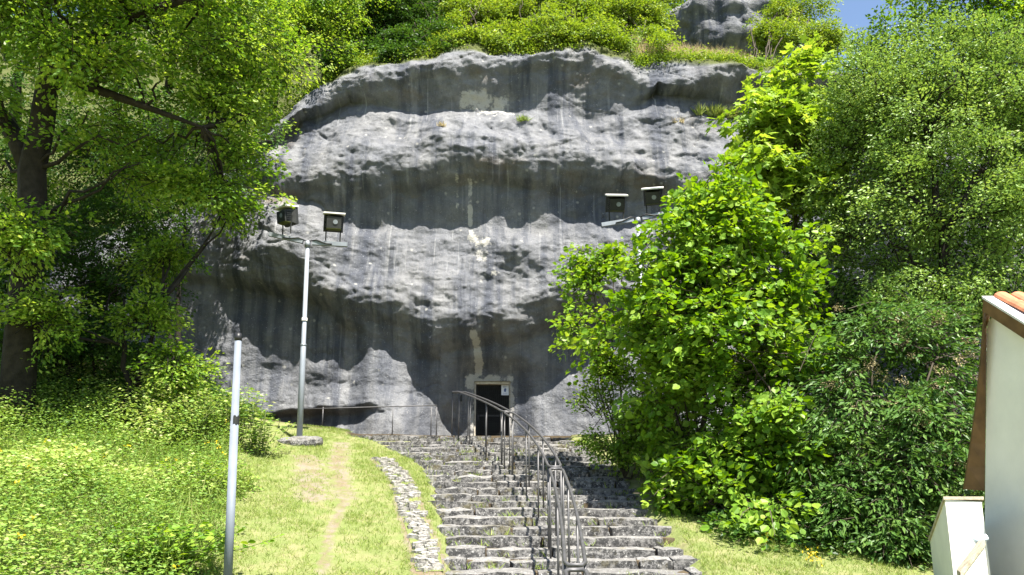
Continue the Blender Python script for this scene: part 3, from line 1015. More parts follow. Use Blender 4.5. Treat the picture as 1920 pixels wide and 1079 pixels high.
# ================================================================== HANDRAIL
def build_handrail():
    root = empty('handrail', (0, 14, 1.0))
    tag(root, 'grey double tube handrail running down the middle of the stairs', 'handrail')
    key = [(-1.44, 20.3), (-.16, 16.3), (.47, 11.0), (.42, 7.06), (.36, 5.0)]
    sep = .165
    H = 1.0
    def zr(y): return float(zs(min(y, 20.0))) + H
    co = np.polyfit([k[1] for k in key[:4]], [k[0] for k in key[:4]], 3)
    def xr(y): return float(np.polyval(co, y)) if y > 7 else key[3][0]
    for i in range(len(key) - 1):
        ya, yb = key[i][1], key[i + 1][1] + .12
        def at(t, q):
            y = ya + (yb - ya) * t
            x = xr(y)
            d = Vector((xr(y - .2) - x, -.2, 0)).normalized()
            sd = Vector((-d.y, d.x, 0))
            return Vector((x, y, zr(y))) + sd * sep * q
        ts = [.02, .12, .25, .4, .55, .7, .82, .92, .98]
        m = len(ts)
        left = [at(t, 0) for t in ts]
        right = [at(t, 1) for t in ts]
        e0, e1 = at(0, .18), at(0, .82)
        f0, f1 = at(1, .18), at(1, .82)
        pts = left + [f0, f1] + right[::-1] + [e1, e0, left[0]]
        MB().tube(pts, .018, 8, False).build('rail_loop', M_STEEL, root, True)
        a, b = at(0, 0), at(1, 0)
        L = (b - a).length
        n = max(3, round(L / .72))
        for k in range(n + 1):
            t = (k + .12) / (n + .24)
            for q in ((0, 1) if k in (0, n) else ((k + i) % 2,)):
                tt = min(.985, max(.015, t))
                top = at(tt, q)
                zb_ = float(zs(top.y)) - .10
                MB().tube([top - Vector((0, 0, .012)), (top.x, top.y, zb_)], .0135, 8).build('post', M_STEEL, root, True)
build_handrail()

# low thin railing at the terrace
def build_thin_rail():
    root = empty('terrace_railing', (-4.2, 20.9, 2.05))
    tag(root, 'thin grey railing on the terrace at the foot of the cliff', 'railing')
    Y = 20.6
    pts = [P(566, 768, Y), P(640, 766, Y), P(737, 763, Y), P(820, 761, Y)]
    MB().tube(pts, .014, 6).build('top_rail', M_STEEL, root, True)
    for u in (606, 737, 809, 819):
        t = P(u, 764, Y)
        MB().tube([t, (t[0], t[1], float(G(t[0], t[1])) - .05)], .013, 6).build('post', M_STEEL, root, True)
build_thin_rail()

# ================================================================== FLOODLIGHT MASTS
def floodlight(parent, base, yaw, tilt, w=.42, h=.36, leg=.22):
    """a floodlight standing on two bracket legs; faces +Y before yaw"""
    fl_rot = Matrix.Rotation(yaw, 4, 'Z')
    base = Vector(base)
    cz = leg + h / 2
    T4 = Matrix.Translation(base) @ fl_rot
    head = T4 @ Matrix.Translation((0, 0, cz)) @ Matrix.Rotation(tilt, 4, 'X')
    # housing: deep tapered box, wide end towards the cliff
    f, b = .13, -.17
    def ring(y, sx, sz): return [(-sx, y, -sz), (sx, y, -sz), (sx, y, sz), (-sx, y, sz)]
    V = ring(f, w / 2, h / 2) + ring(f - .06, w / 2, h / 2) + ring(0, w * .40, h * .40) + ring(b, w * .36, h * .34)
    F = [(3, 2, 1, 0), (12, 13, 14, 15)]
    for k in range(3):
        for j in range(4):
            j2 = (j + 1) % 4
            F.append((k * 4 + j, k * 4 + j2, (k + 1) * 4 + j2, (k + 1) * 4 + j))
    hs = MB().add([head @ Vector(p) for p in V], F).build('floodlight', M_FLOOD, parent)
    m3 = head.to_3x3()
    MB().box(head @ Vector((0, -.03, h / 2 + .02)), (w + .04, .34, .03), m3).build('visor', M_FLASH, hs)  # pale tone paints in the sunlit top edge of the housing
    MB().box(head @ Vector((0, f + .006, 0)), (w * .9, .01, h * .88), m3).build('lens', M_GLASS, hs)
    fins = MB()
    for q in range(5):
        fins.box(head @ Vector((0, b + .10, -h * .24 + q * h * .12)), (w * .84, .14, .010), m3)
    fins.build('cooling_fins', M_FLOOD, hs)
    # algae-green sloping underside
    V = [(-w * .40, -.01, -h * .415), (w * .40, -.01, -h * .415), (w * .36, b, -h * .355), (-w * .36, b, -h * .355)]
    MB().add([head @ Vector(p) for p in V] + [head @ (Vector(p) + Vector((0, 0, -.008))) for p in V], [(0, 1, 2, 3), (7, 6, 5, 4), (0, 4, 5, 1), (1, 5, 6, 2), (2, 6, 7, 3), (3, 7, 4, 0)]).build('underside', M_FLOODG, hs)
    c = []
    for k in range(12):
        t = k * math.pi / 6
        c.append(head @ Vector((.03 + .05 * math.cos(t), b - .014, .01 + .05 * math.sin(t))))
    MB().add(c, [tuple(range(12))]).build('gland_disc', M_GALVD, hs)
    br = MB()
    for s in (-1, 1):
        br.tube([T4 @ Vector((s * w * .36, 0, 0)), T4 @ Vector((s * w * .36, 0, leg * .8)), T4 @ Vector((s * w * .43, 0, cz))], .016, 6)
    br.build('bracket', M_FLOOD, hs)

def mast(label, base, top, crossL, crossR, lights, lean_sticker=False):
    root = empty('floodlight_mast', tuple(base))
    tag(root, label, 'floodlight', 'floodlight masts in front of the cliff')
    b, t = np.array(base), np.array(top)
    MB().tube([b - np.array([0, 0, .2]), b + (t - b) * .47, b + (t - b) * .475, t], [.062, .058, .048, .044], 14).build('pole', M_GALV, root, True)
    d = nrm(np.array([[0, 0, 1.0]]))[0]
    MB().tube([t - d * .10, t + d * .03], [.062, .062], 12).build('pole_collar', M_GALVD, root, True)
    if lean_sticker:
        p = b + (t - b) * .6
        MB().box((p[0], p[1] - .052, p[2]), (.07, .02, .06)).tube([p + np.array([0, 0, -.03]), p + np.array([0, 0, .03])], .062, 12).build('cable_clip', M_FLASH, root)
        p = b + (t - b) * .47
        MB().tube([p + np.array([0, 0, -.02]), p + np.array([0, 0, .02])], .063, 12).build('pole_joint', M_GALVD, root, True)
    a, c = np.array(crossL), np.array(crossR)
    yaw = math.atan2(c[1] - a[1], c[0] - a[0])
    for (s, e) in ((a, t + (a - t) * .12), (t + (c - t) * .12, c)):
        L = np.linalg.norm(e - s)
        m = (Vector(e - s).normalized()).to_track_quat('X', 'Z').to_matrix()
        mid = (s + e) / 2
        MB().box(mid, (L, .09, .085), m).build('crossbar', M_GALVD, root)
    cb = MB()
    for s in (a, c):
        p0 = t + np.array([0, -.02, .02]); p1 = t + (s - t) * .45 + np.array([0, -.06, -.01])
        m_ = (p0 + p1) / 2 + np.array([0, -.02, .05])
        cb.tube([p0, m_, p1, t + (s - t) * .62 + np.array([0, -.06, -.02])], .014, 6)
    cb.build('cable', M_BLACK, root, True)
    for (pos, yw, tl) in lights: floodlight(root, pos, yw, tl)
    return root

Ym = 17.6
bm = hit(561, 836); bm = P(561, 832, Ym); bm[2] = float(G(bm[0], Ym)) + .02
tm = P(577, 456, Ym)
cl, cr = P(505, 440, Ym + .0), P(652, 460, Ym - .0)
mast('tall grey floodlight mast standing on a stone left of the stairs', bm, tm, cl, cr,
     [(P(537, 441, Ym), R(-42), R(8)), (P(624, 453, Ym), R(14), R(10))], True)
Ym2 = 17.6
tm2 = P(1196, 412, Ym2)
bm2 = np.array([tm2[0] + .05, Ym2, float(G(tm2[0], Ym2))])
cl2, cr2 = P(1128, 423, Ym2), P(1262, 398, Ym2)
mast('floodlight mast rising out of the hazel bush right of the stairs', bm2, tm2, cl2, cr2,
     [(P(1156, 417, Ym2), R(2), R(22)), (P(1226, 404, Ym2), R(-14), R(22))])

# footing stone of the left mast
def footing():
    p = bm
    nr, na = 6, 22
    V, F = [], []
    for k in range(nr):
        for a in range(na):
            t = 2 * math.pi * a / na
            rr = (.12, .26, .38, .44, .45, .42)[k] * (1 + .13 * float(vnoise(math.cos(t) * 1.6, math.sin(t) * 1.6, 0, 8)) + .03 * math.sin(5 * t))
            z = (.10, .10, .085, .05, -.03, -.12)[k] + .018 * float(vnoise(math.cos(t) * 3 + k, math.sin(t) * 3, 1, 9))
            V.append((p[0] + .03 + rr * math.cos(t) * 1.0, p[1] - .12 + rr * .85 * math.sin(t), p[2] + z - .03 + .10 * rr * math.sin(t) + .04 * rr * math.cos(t)))
    F.append(tuple(range(na)))
    for k in range(nr - 1):
        for a in range(na):
            b = (a + 1) % na
            F.append((k * na + b, k * na + a, (k + 1) * na + a, (k + 1) * na + b))
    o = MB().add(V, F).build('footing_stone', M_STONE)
    tag(o, 'flat pale footing stone at the base of the floodlight mast', 'stone')
footing()

# near pole without lamp
def near_pole():
    Y = 9.4
    t = P(447, 628, Y); b = P(428, 1090, Y - .05)
    b = t + (b - t) * 1.0
    b[2] = float(G(b[0], b[1])) - .1
    root = empty('bare_pole', tuple(b))
    tag(root, 'bare pale grey pole with black taped top in the weeds', 'pole')
    MB().tube([b, t + (b - t) * .34, t + (b - t) * .343, t], [.047, .044, .041, .037], 16).build('pole', M_GALVN, root, True)
    d = (t - b) / np.linalg.norm(t - b)
    MB().tube([t - d * .07, t - d * .03, t + d * .012], [.0405, .041, .036], 16).build('taped_cap', M_BLACK, root, True)
    p = t + (b - t) * .335
    V = []; n = 6
    for k in range(n):
        a = R(-95 + k * 22)
        for dz in (-.05, .04):
            rr = .0475
            V.append((p[0] + rr * math.cos(a) + .002, p[1] + rr * math.sin(a), p[2] + dz + .012 * math.sin(k * 2.3)))
    MB().add(V, [(2 * k, 2 * k + 2, 2 * k + 3, 2 * k + 1) for k in range(n - 1)]).build('torn_sticker', M_FLOOD, root)
near_pole()

# ================================================================== HOUSE
def build_house():
    root = empty('white_house', (5.6, 8.0, -.6))
    tag(root, 'white rendered house corner with brown eave boards and tiled roof', 'house')
    A = P(1846, 560, 9.0)                       # apex of the verge
    B = P(1811, 918, 9.9)                       # foot of the steep far slope
    x0 = A[0]
    B[0] = x0
    near = np.array([x0, 6.2, A[2] - (9.0 - 6.2) * .62])
    # wall: pentagon in a plane set back under the verge
    xw = x0 + .12
    w_far = 9.55
    zt = A[2] - .16
    def ywall(z):
        lo, hi = 7.5, 11.5
        for _ in range(40):
            m = (lo + hi) / 2
            uu, vv = proj(xw, m, z)
            if uu > 1851 - 6 * (vv - 620) / 459.0: lo = m
            else: hi = m
        return lo
    zw = np.linspace(A[2] - .22, -1.2, 8)
    pts = [(ywall(z), z) for z in zw[::-1]] + [(9.0, zt), (6.2, near[2] - .16), (5.0, near[2] - .9), (5.0, -1.2)]
    V = [(xw, y, z) for y, z in pts] + [(xw + 3.2, y, z) for y, z in pts]
    n = len(pts)
    MB().add(V, [tuple(range(n)), tuple(range(n, 2 * n))[::-1]] + [(k, k + n, (k + 1) % n + n, (k + 1) % n) for k in range(n)]).build('wall', M_RENDER, root)
    # barge boards
    def board(p, q, wd, th, name, mat, xo=0.0, drop=0.0):
        p, q = Vector(p), Vector(q)
        d = (q - p).normalized()
        nn = Vector((0, -d.z, d.y)) if True else None
        if nn.z > 0: nn = -nn
        c = [p, q, q + nn * wd, p + nn * wd]
        V = [(xo + v.x, v.y, v.z - drop) for v in c] + [(xo + v.x + th, v.y, v.z - drop) for v in c]
        return MB().add(V, [(0, 1, 2, 3), (7, 6, 5, 4), (0, 4, 5, 1), (1, 5, 6, 2), (2, 6, 7, 3), (3, 7, 4, 0)]).build(name, mat, root)
    board((x0, 9.0, A[2]), (x0, 6.2, near[2]), .15, .115, 'barge_board', M_BROWN)
    # far fascia: a curved board flaring out towards its foot
    m = 9
    V = []
    for k in range(m):
        t = k / (m - 1)
        y = 9.0 + (B[1] - 9.0) * (t ** 1.25) + .002; z = A[2] + (B[2] - A[2]) * t
        yw = ywall(min(z, A[2] - .22)) if t > .05 else 9.0
        V += [(x0, y, z), (xw - .004, yw + .01, z - .02), (xw + .05, yw + .10, z), (x0 + .02, y + .07, z)]
    F = []
    for k in range(m - 1):
        for j in range(4):
            j2 = (j + 1) % 4
            F.append((k * 4 + j, k * 4 + j2, (k + 1) * 4 + j2, (k + 1) * 4 + j))
    F += [(3, 2, 1, 0), tuple(range((m - 1) * 4, m * 4))]
    MB().add(V, F).build('eave_board', M_BROWN, root)
    # inner trim strip
    V2 = [(v[0] + .03, v[1] - .07, v[2] - .05) for v in V]
    # roof slab on the near slope with pale verge and tiles
    rf = MB()
    a, b = Vector((x0 - .01, 9.03, A[2] + .03)), Vector((x0 - .01, 6.2, near[2] + .025))
    X = 3.0
    V = [a, b, b + Vector((X, 0, 0)), a + Vector((X, 0, 0))]
    V = V + [p - Vector((0, 0, .028)) for p in V]
    roof = rf.add(V, [(0, 1, 2, 3), (7, 6, 5, 4), (0, 4, 5, 1), (1, 5, 6, 2), (2, 6, 7, 3), (3, 7, 4, 0)]).build('roof', M_FLASH, root)
    sl = (b - a); L = sl.length; sd = sl.normalized()
    up = Vector((0, -sd.z, sd.y)); up = up if up.z > 0 else -up
    tv, tf = [], []
    for i in range(7):
        t = -math.pi / 2 + math.pi * i / 6
        for yy, rr in ((0, 1.0), (1, .88)):
            tv.append((.085 * rr * math.sin(t), yy * .36, .055 * rr * math.cos(t)))
    for i in range(6): tf.append((2 * i, 2 * i + 1, 2 * i + 3, 2 * i + 2))
    me = bpy.data.meshes.new('roof_tile'); me.from_pydata(tv, [], tf); me.materials.append(M_TILE); me.update()
    inv = parent_inv(roof)
    for c in range(9):
        for k in range(9):
            o = bpy.data.objects.new('roof_tile', me)
            m3 = Matrix((Vector((1, 0, 0)), sd * 1.0, up)).transposed().to_4x4()
            o.parent = roof; o.matrix_parent_inverse = inv
            o.matrix_basis = Matrix.Translation(a + Vector((.20 + c * .175 + random.uniform(-.008, .008), 0, 0)) + sd * (.02 + k * .30) + up * (.006 + .012 * (k % 2))) @ m3 @ Matrix.Rotation(R(2.5 + random.uniform(-1, 1)), 4, 'X')
            col.objects.link(o)
build_house()

def build_garden_wall():
    # white boundary wall beyond the house, its end face lit
    root = empty('garden_wall', (4.6, 9.4, -.8))
    tag(root, 'low white boundary wall with mossy sloping coping beside the house', 'wall')
    p = P(1772, 938, 8.8); q = P(1840, 938, 8.8)
    w = q[0] - p[0]
    fr_ = P(1744, 1016, 10.5)
    dx, dy, dz = fr_[0] - p[0], 1.7, fr_[2] - p[2]
    z0 = -1.4
    top = p[2]
    V = [(p[0], p[1], z0), (q[0], q[1], z0), (q[0], q[1], top - .02), (p[0], p[1], top),
         (p[0] + dx, p[1] + dy, z0), (q[0] + dx, q[1] + dy, z0), (q[0] + dx, q[1] + dy, top + dz), (p[0] + dx, p[1] + dy, top + dz)]
    MB().add(V, [(0, 1, 2, 3), (5, 4, 7, 6), (0, 3, 7, 4), (1, 5, 6, 2), (3, 2, 6, 7), (0, 4, 5, 1)]).build('wall_body', M_WHITE, root)
    c = MB()
    a = Vector(V[3]) + Vector((-.02, -.012, .002)); b = Vector(V[7]) + Vector((-.02, 0, .002)); d = Vector(V[6]) + Vector((.04, 0, .002)); e = Vector(V[2]) + Vector((.02, -.012, .022))
    up = Vector((0, 0, .03))
    c.add([a, e, d, b, a + up, e + up, d + up, b + up], [(3, 2, 1, 0), (4, 5, 6, 7), (0, 1, 5, 4), (1, 2, 6, 5), (2, 3, 7, 6), (3, 0, 4, 7)])
    c.build('coping', M_COPE, root)
    # nearer low parapet leaning on the house
    r2 = empty('house_parapet', (4.7, 8.6, -1))
    tag(r2, 'cream parapet with weathered coping against the house wall bottom corner', 'wall')
    a = P(1800, 1085, 8.2); b = P(1846, 1024, 8.45)
    V = [(a[0], a[1], a[2]), (b[0], b[1], b[2]), (b[0] + .1, b[1] + .25, b[2]), (a[0] + .1, a[1] + .25, a[2])]
    lo = [(x, y, -1.4) for x, y, z in V]
    MB().add(V + lo, [(0, 1, 2, 3), (0, 4, 5, 1), (1, 5, 6, 2), (2, 6, 7, 3), (3, 7, 4, 0), (7, 6, 5, 4)]).build('parapet_body', M_RENDER, r2)
    V2 = [(x, y - .02 * (i < 2), z + .003) for i, (x, y, z) in enumerate(V)]
    V3 = [(x, y, z + .05) for x, y, z in V2]
    MB().add(V2 + V3, [(3, 2, 1, 0), (4, 5, 6, 7), (0, 1, 5, 4), (1, 2, 6, 5), (2, 3, 7, 6), (3, 0, 4, 7)]).build('coping', M_COPE, r2)
    p0 = P(1828, 1016, 8.7); p1 = P(1850, 1008, 8.7)
    o = MB().tube([p0, p1], [.032, .032], 12).build('drain_pipe', M_PIPE, None, True)
    tag(o, 'short pale blue drain pipe stub beside the house wall', 'pipe')
build_garden_wall()

# ================================================================== VEGETATION: TREES
def gz(x, y): return float(G(np.array(x), np.array(y)))

# --- big field maple at left
bx, by = P(55, 700, 15.0)[0], 15.0
bz = gz(bx, by) - .2
t1 = [(bx - .1, by, bz), P(45, 560, 15.0), P(62, 420, 15.0), P(60, 320, 14.9), P(78, 240, 14.8), P(88, 165, 14.6), P(140, 90, 14.2), P(250, 30, 13.8), P(380, -10, 13.4)]
t2 = [P(60, 330, 14.9), P(30, 260, 15.1), P(0, 215, 15.3), P(-60, 120, 15.4), P(-90, -60, 15.2)]
t3 = [P(88, 165, 14.6), P(90, 60, 14.6), P(60, -120, 14.4), P(80, -320, 14.2)]
t4 = [P(90, 150, 14.6), P(170, 165, 14.3), P(270, 200, 14.3), P(380, 240, 14.6)]
lobesA = [lobe(70, 50, 13.4, 130, 70, 1.0), lobe(20, -60, 13.0, 170, 90, 1.4), lobe(170, 110, 13.4, 110, 45, .8), lobe(300, 40, 14.0, 150, 75, 1.3), lobe(440, 70, 15.2, 120, 90, 1.2),
          lobe(380, 180, 15.3, 120, 60, 1.0), lobe(330, 265, 15.2, 120, 45, .9), lobe(430, 285, 15.6, 70, 40, .7), lobe(395, 355, 15.6, 95, 40, .8), lobe(240, 330, 15.0, 100, 40, .8),
          lobe(200, -120, 13.8, 260, 120, 1.9), lobe(60, -260, 13.8, 300, 130, 2.2), lobe(330, -190, 14.4, 180, 110, 1.6), lobe(-60, 160, 14.2, 120, 90, 1.2), lobe(20, 330, 15.9, 80, 50, .6), lobe(450, 210, 16.4, 60, 80, .8), lobe(435, 385, 16.8, 42, 24, .5), lobe(300, 130, 14.6, 120, 60, .9), lobe(30, 440, 14.0, 110, 45, .7), lobe(200, 250, 14.6, 90, 50, .8), lobe(120, -110, 12.4, 230, 60, 1.2)]  # last lobe, above the view, is added to shade the understory
tree('field_maple', 'large leafy maple with dark forked trunk at the left edge', 'tree', (bx, by, bz),
     [(t1, [.30, .27, .25, .24, .22, .20, .13, .10, .05]), (t2, [.18, .17, .15, .12, .06]), (t3, [.15, .12, .09, .05]), (t4, [.11, .09, .06, .03])],
     lobesA, M_FMAPLE, 1450, 60, .095, 'rhomb', 'trees left of the cliff', .95, .42, .045, .16, .92)

# --- understory at left, under the maple
def small_tree(name, label, u, v, Y, lobes, mat, nspr, npl, size, tpl='rhomb', group=None, stems=2, **kw):
    p = P(u, v, Y)
    b = np.array([p[0], Y, gz(p[0], Y)])
    c = np.mean(np.array([l[:3] for l in lobes]), 0)
    st = []
    for k in range(stems):
        r = np.random.default_rng(int(u + 31 * k))
        e = c + r.normal(size=3) * np.array([.5, .3, .25])
        st.append((wob(b, e, 7, .07, int(u) + k), np.linspace(.075 if stems < 4 else .035, .02, 7)))
    return tree(name, label, kw.pop('cat', 'tree'), tuple(b), st, lobes, mat, nspr, npl, size, tpl, group, **kw)

small_tree('understory_tree', 'young maple with low bright branches below the big left tree', 250, 790, 16.6,
           [lobe(265, 590, 16.0, 75, 36, .6), lobe(330, 690, 15.8, 52, 34, .5), lobe(70, 590, 14.6, 75, 40, .6), lobe(430, 395, 17.0, 40, 26, .4), lobe(300, 480, 16.6, 60, 34, .5)],
           M_FMAPLE, 230, 46, .085, group='trees left of the cliff', length=.65, width=.32, droop=.15)
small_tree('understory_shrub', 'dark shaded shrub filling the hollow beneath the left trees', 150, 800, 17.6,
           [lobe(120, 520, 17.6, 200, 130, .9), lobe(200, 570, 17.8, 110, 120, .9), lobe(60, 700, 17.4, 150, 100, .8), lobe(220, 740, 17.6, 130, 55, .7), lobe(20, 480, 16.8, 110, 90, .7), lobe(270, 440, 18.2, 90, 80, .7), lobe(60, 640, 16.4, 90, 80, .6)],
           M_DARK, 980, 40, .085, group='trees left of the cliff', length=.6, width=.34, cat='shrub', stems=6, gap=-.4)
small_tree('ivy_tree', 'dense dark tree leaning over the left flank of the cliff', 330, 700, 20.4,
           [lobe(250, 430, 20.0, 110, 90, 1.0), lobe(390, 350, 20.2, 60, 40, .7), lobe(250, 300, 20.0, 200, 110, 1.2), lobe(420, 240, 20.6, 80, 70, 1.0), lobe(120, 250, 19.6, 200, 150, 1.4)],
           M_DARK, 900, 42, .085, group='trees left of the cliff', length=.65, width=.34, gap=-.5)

# hillside trees, upper left and along the cliff top
def hill_tree(name, label, u, v, lobes, mat, nspr, npl, size, tpl='rhomb', group='shrubs and trees along the cliff top', stems=3, cat='tree', r0=.06, **kw):
    b = edge_pt(u, 1.0) if u > 560 else hill_pt(u, v)
    c = np.mean(np.array([l[:3] for l in lobes]), 0)
    st = []
    for k in range(stems):
        r = np.random.default_rng(abs(int(u * 3 + 31 * k)))
        e = c + r.normal(size=3) * np.array([.5, .3, .3])
        st.append((wob(b + np.array([r.normal() * .15, 0, -.1]), e, 6, .07, int(u) + k), np.linspace(r0, .02, 6)))
    return tree(name, label, cat, tuple(b), st, lobes, mat, nspr, npl, size, tpl, group, **kw)

hill_tree('hillside_tree', 'bright leafy tree above the upper left shoulder of the cliff', 500, 190,
          [lobe(540, 90, 22.6, 110, 70, 1.2), lobe(460, 120, 22.4, 90, 80, 1.2), lobe(610, 60, 23.0, 75, 60, 1.1), lobe(520, 10, 23.0, 140, 60, 1.4), lobe(560, 150, 22.8, 55, 35, .5), lobe(430, 30, 22.6, 120, 90, 1.5), lobe(640, 0, 23.5, 80, 50, 1.2)],
          M_FMAPLE, 760, 44, .09, length=.7, width=.34, r0=.1)
spec = [  # u, v(base), crown lobes, material, label
    (700, 100, [(690, 60, 24.6, 60, 50, .8), (650, 110, 24.2, 50, 35, .5), (720, 10, 25, 80, 60, 1.0)], M_DARK, 'dark green bush at the left end of the cliff top'),
    (790, 85, [(780, 30, 25, 70, 55, .9), (820, 70, 24.6, 55, 25, .5), (800, -50, 26, 90, 60, 1.2)], M_DARK, 'shaded thicket of thin stems on the cliff edge'),
    (890, 75, [(890, 35, 25, 60, 40, .8), (900, -20, 26, 80, 50, 1.0)], M_SHRUB, 'leafy bush on the cliff edge above the white patch'),
    (990, 75, [(985, 30, 25, 75, 45, .8), (960, 70, 24.4, 50, 18, .4), (990, -50, 26, 90, 60, 1.2)], M_SHRUB, 'pale bush spilling over the middle of the cliff top'),
    (1080, 72, [(1080, 25, 25.2, 65, 45, .8), (1090, 65, 24.6, 50, 16, .4), (1090, -40, 26.5, 90, 60, 1.2)], M_SHRUB, 'light bushy shrub right of the cliff top centre'),
    (1180, 70, [(1180, 30, 25.6, 65, 38, .8), (1215, -20, 27, 60, 60, 1.0), (1140, 0, 26, 60, 50, .9), (1225, 45, 25.4, 40, 22, .4)], M_SHRUB, 'grey green shrub left of the upper rock outcrop'),
    (1440, 95, [(1430, 60, 26.2, 45, 35, .6), (1470, 30, 27.2, 55, 45, .8)], M_SHRUB, 'small shrub right of the upper rock outcrop'),
    (1500, 100, [(1505, 70, 25.5, 55, 40, .7), (1500, 10, 28, 45, 45, .8), (1545, 75, 25.5, 40, 35, .6)], M_SHRUB, 'bushy shrub just below the patch of blue sky'),
]
for u, v, ls, mt, lb in spec:
    if u < 1250:
        ls = ls + [(u + du, float(T_(u + du)) - random.uniform(12, 30), 23.4 + .5 * random.random(), random.uniform(26, 50), random.uniform(14, 34), .5) for q, du in enumerate((-40, 0, 40))]
    rim = [tuple(edge_pt(u + du, .12) + np.array([0, 0, .18])) + (random.uniform(.45, .8), .4, random.uniform(.28, .5)) for du in (-42, -8, 30)] if u < 1250 else []
    hill_tree('clifftop_bush', lb, u, v, [lobe(*l) for l in ls] + rim, mt, 95 * len(ls) + 75 * len(rim) + 40, 40, .085, cat='bush', r0=.02, length=.5, width=.27, stems=7, bark=M_TWIG)
# woods behind the plateau
for u, Y, ht, lb in ((620, 31, 6.5, 'tall tree in the wood above the left shoulder of the cliff'), (800, 33, 7, 'tall tree in the wood behind the shaded thicket'),
                     (980, 34, 7, 'tall tree in the wood behind the cliff top centre'), (1150, 35, 6.5, 'tall tree in the wood left of the outcrop'),
                     (1330, 37, 6.5, 'tree rising behind the upper rock outcrop'), (430, 27, 7, 'tall tree on the wooded slope at upper left'), (240, 25, 8, 'tall tree on the slope behind the big left maple'), (60, 22, 9, 'tall tree on the slope behind the forked left trunk'), (-80, 21, 9, 'tree on the slope at the far left edge'), (330, 30, 9, 'tall tree high on the slope behind the left trees')):
    p = P(u, 20, Y)
    b = np.array([p[0], Y, p[2] - 3.0])
    k = np.linalg.norm(p - CAM) / FPX
    ls = [(b[0] + dx, Y + dy, b[2] + ht * f, rx, rx, rz) for dx, dy, f, rx, rz in ((0, 0, .62, 2.1, 2.0), (-1.0, -.6, .38, 1.5, 1.2), (1.1, -.5, .42, 1.5, 1.3), (.2, .3, .9, 1.4, 1.2), (0, -1.0, .22, 1.5, .9))]
    tree('woodland_tree', lb, 'tree', tuple(b), [(wob(b - np.array([0, 0, .6]), b + np.array([0, 0, ht * .8]), 7, .08, u), np.linspace(.16, .03, 7))], ls, M_FMAPLE if u % 20 else M_DARK, 360, 42, .12, 'rhomb', 'trees in the wood above the cliff', .8, .4, .06)

# --- right: hazel in front of the cliff
hb = np.array([P(1330, 900, 14.2)[0], 14.2, 0]); hb[2] = gz(hb[0], hb[1])
lobesH = [lobe(1310, 470, 13.6, 130, 90, 1.0), lobe(1400, 440, 13.8, 90, 75, 1.0), lobe(1250, 520, 13.8, 100, 90, .9), lobe(1200, 600, 14.2, 95, 90, .8), lobe(1340, 600, 13.0, 140, 110, .9),
          lobe(1450, 560, 13.4, 95, 100, .9), lobe(1280, 720, 13.4, 130, 100, .9), lobe(1420, 700, 12.8, 120, 100, .8), lobe(1380, 830, 12.9, 120, 80, .8), lobe(1265, 830, 13.6, 90, 80, .8),
          lobe(1480, 800, 12.6, 90, 80, .7), lobe(1350, 400, 13.8, 75, 45, .6), lobe(1300, 400, 13.9, 36, 28, .35), lobe(1470, 880, 12.8, 80, 60, .6), lobe(1260, 920, 13.0, 60, 50, .5), lobe(1340, 930, 12.6, 80, 55, .5), lobe(1430, 965, 12.2, 80, 50, .5)]
def hazel_outline(C):
    # the bush's own low left shoulder, so that the mast stands clear of it
    x, z = C[:, 0], C[:, 2]
    return z < np.interp(x, [.9, 1.9, 2.35, 2.8, 3.4], [5.25, 5.5, 5.75, 6.3, 7.8])
stH = []
for k in range(9):
    r = np.random.default_rng(300 + k)
    l = lobesH[k]
    e = np.array(l[:3])
    b0 = hb + np.array([r.normal() * .3, r.normal() * .2, -.05])
    stH.append((wob(b0, e, 7, .06, 310 + k), np.linspace(.032, .012, 7)))
tree('hazel_bush', 'large bright green hazel bush with round leaves right of the stairs', 'bush', tuple(hb), stH, lobesH, M_HAZEL, 1250, 25, .096, 'round',
     None, .55, .26, .05, .2, .75, M_TWIG, .6, True, 1.0, None, 280, .5, hazel_outline, -.05)
# light thin shrub left of the hazel
lobesL = [lobe(1095, 520, 15.6, 42, 70, .4), lobe(1140, 480, 15.7, 38, 40, .35), lobe(1085, 610, 15.4, 38, 45, .35), lobe(1130, 600, 15.6, 45, 90, .4), lobe(1140, 690, 15.6, 38, 50, .35)]
lb_ = np.array([P(1165, 830, 15.7)[0], 15.7, 0]); lb_[2] = gz(lb_[0], lb_[1])
tree('slender_shrub', 'thin airy pale green shrub between hazel bush and doorway', 'shrub', tuple(lb_),
     [(wob(lb_, np.array(l[:3]) + np.array([0, 0, .3]), 7, .05, 340 + i), np.linspace(.02, .006, 7)) for i, l in enumerate(lobesL)],
     lobesL, M_HAZEL, 200, 16, .082, 'round', None, .45, .2, .05, .15, .6, M_TWIG, .6)
# low shrub at foot
lobesF = [lobe(1160, 700, 15.6, 55, 60, .45), lobe(1165, 830, 15.2, 55, 40, .45), lobe(1240, 800, 14.8, 60, 60, .5), lobe(1130, 770, 15.6, 60, 45, .5), lobe(1110, 820, 15.4, 45, 30, .4), lobe(1190, 790, 15.0, 60, 60, .5), lobe(1200, 720, 15.4, 60, 50, .5), lobe(1215, 850, 14.6, 40, 40, .4)]
fb = np.array([P(1170, 850, 15.3)[0], 15.3, 0]); fb[2] = gz(fb[0], fb[1])
tree('low_shrub', 'low small leaved shrub at the upper right edge of the stairs', 'shrub', tuple(fb),
     [(wob(fb, np.array(l[:3]), 5, .04, 360 + i), np.linspace(.02, .006, 5)) for i, l in enumerate(lobesF)],
     lobesF, M_HAZEL, 560, 32, .062, 'rhomb', None, .36, .2, .05, .15, .7, M_TWIG, .6)

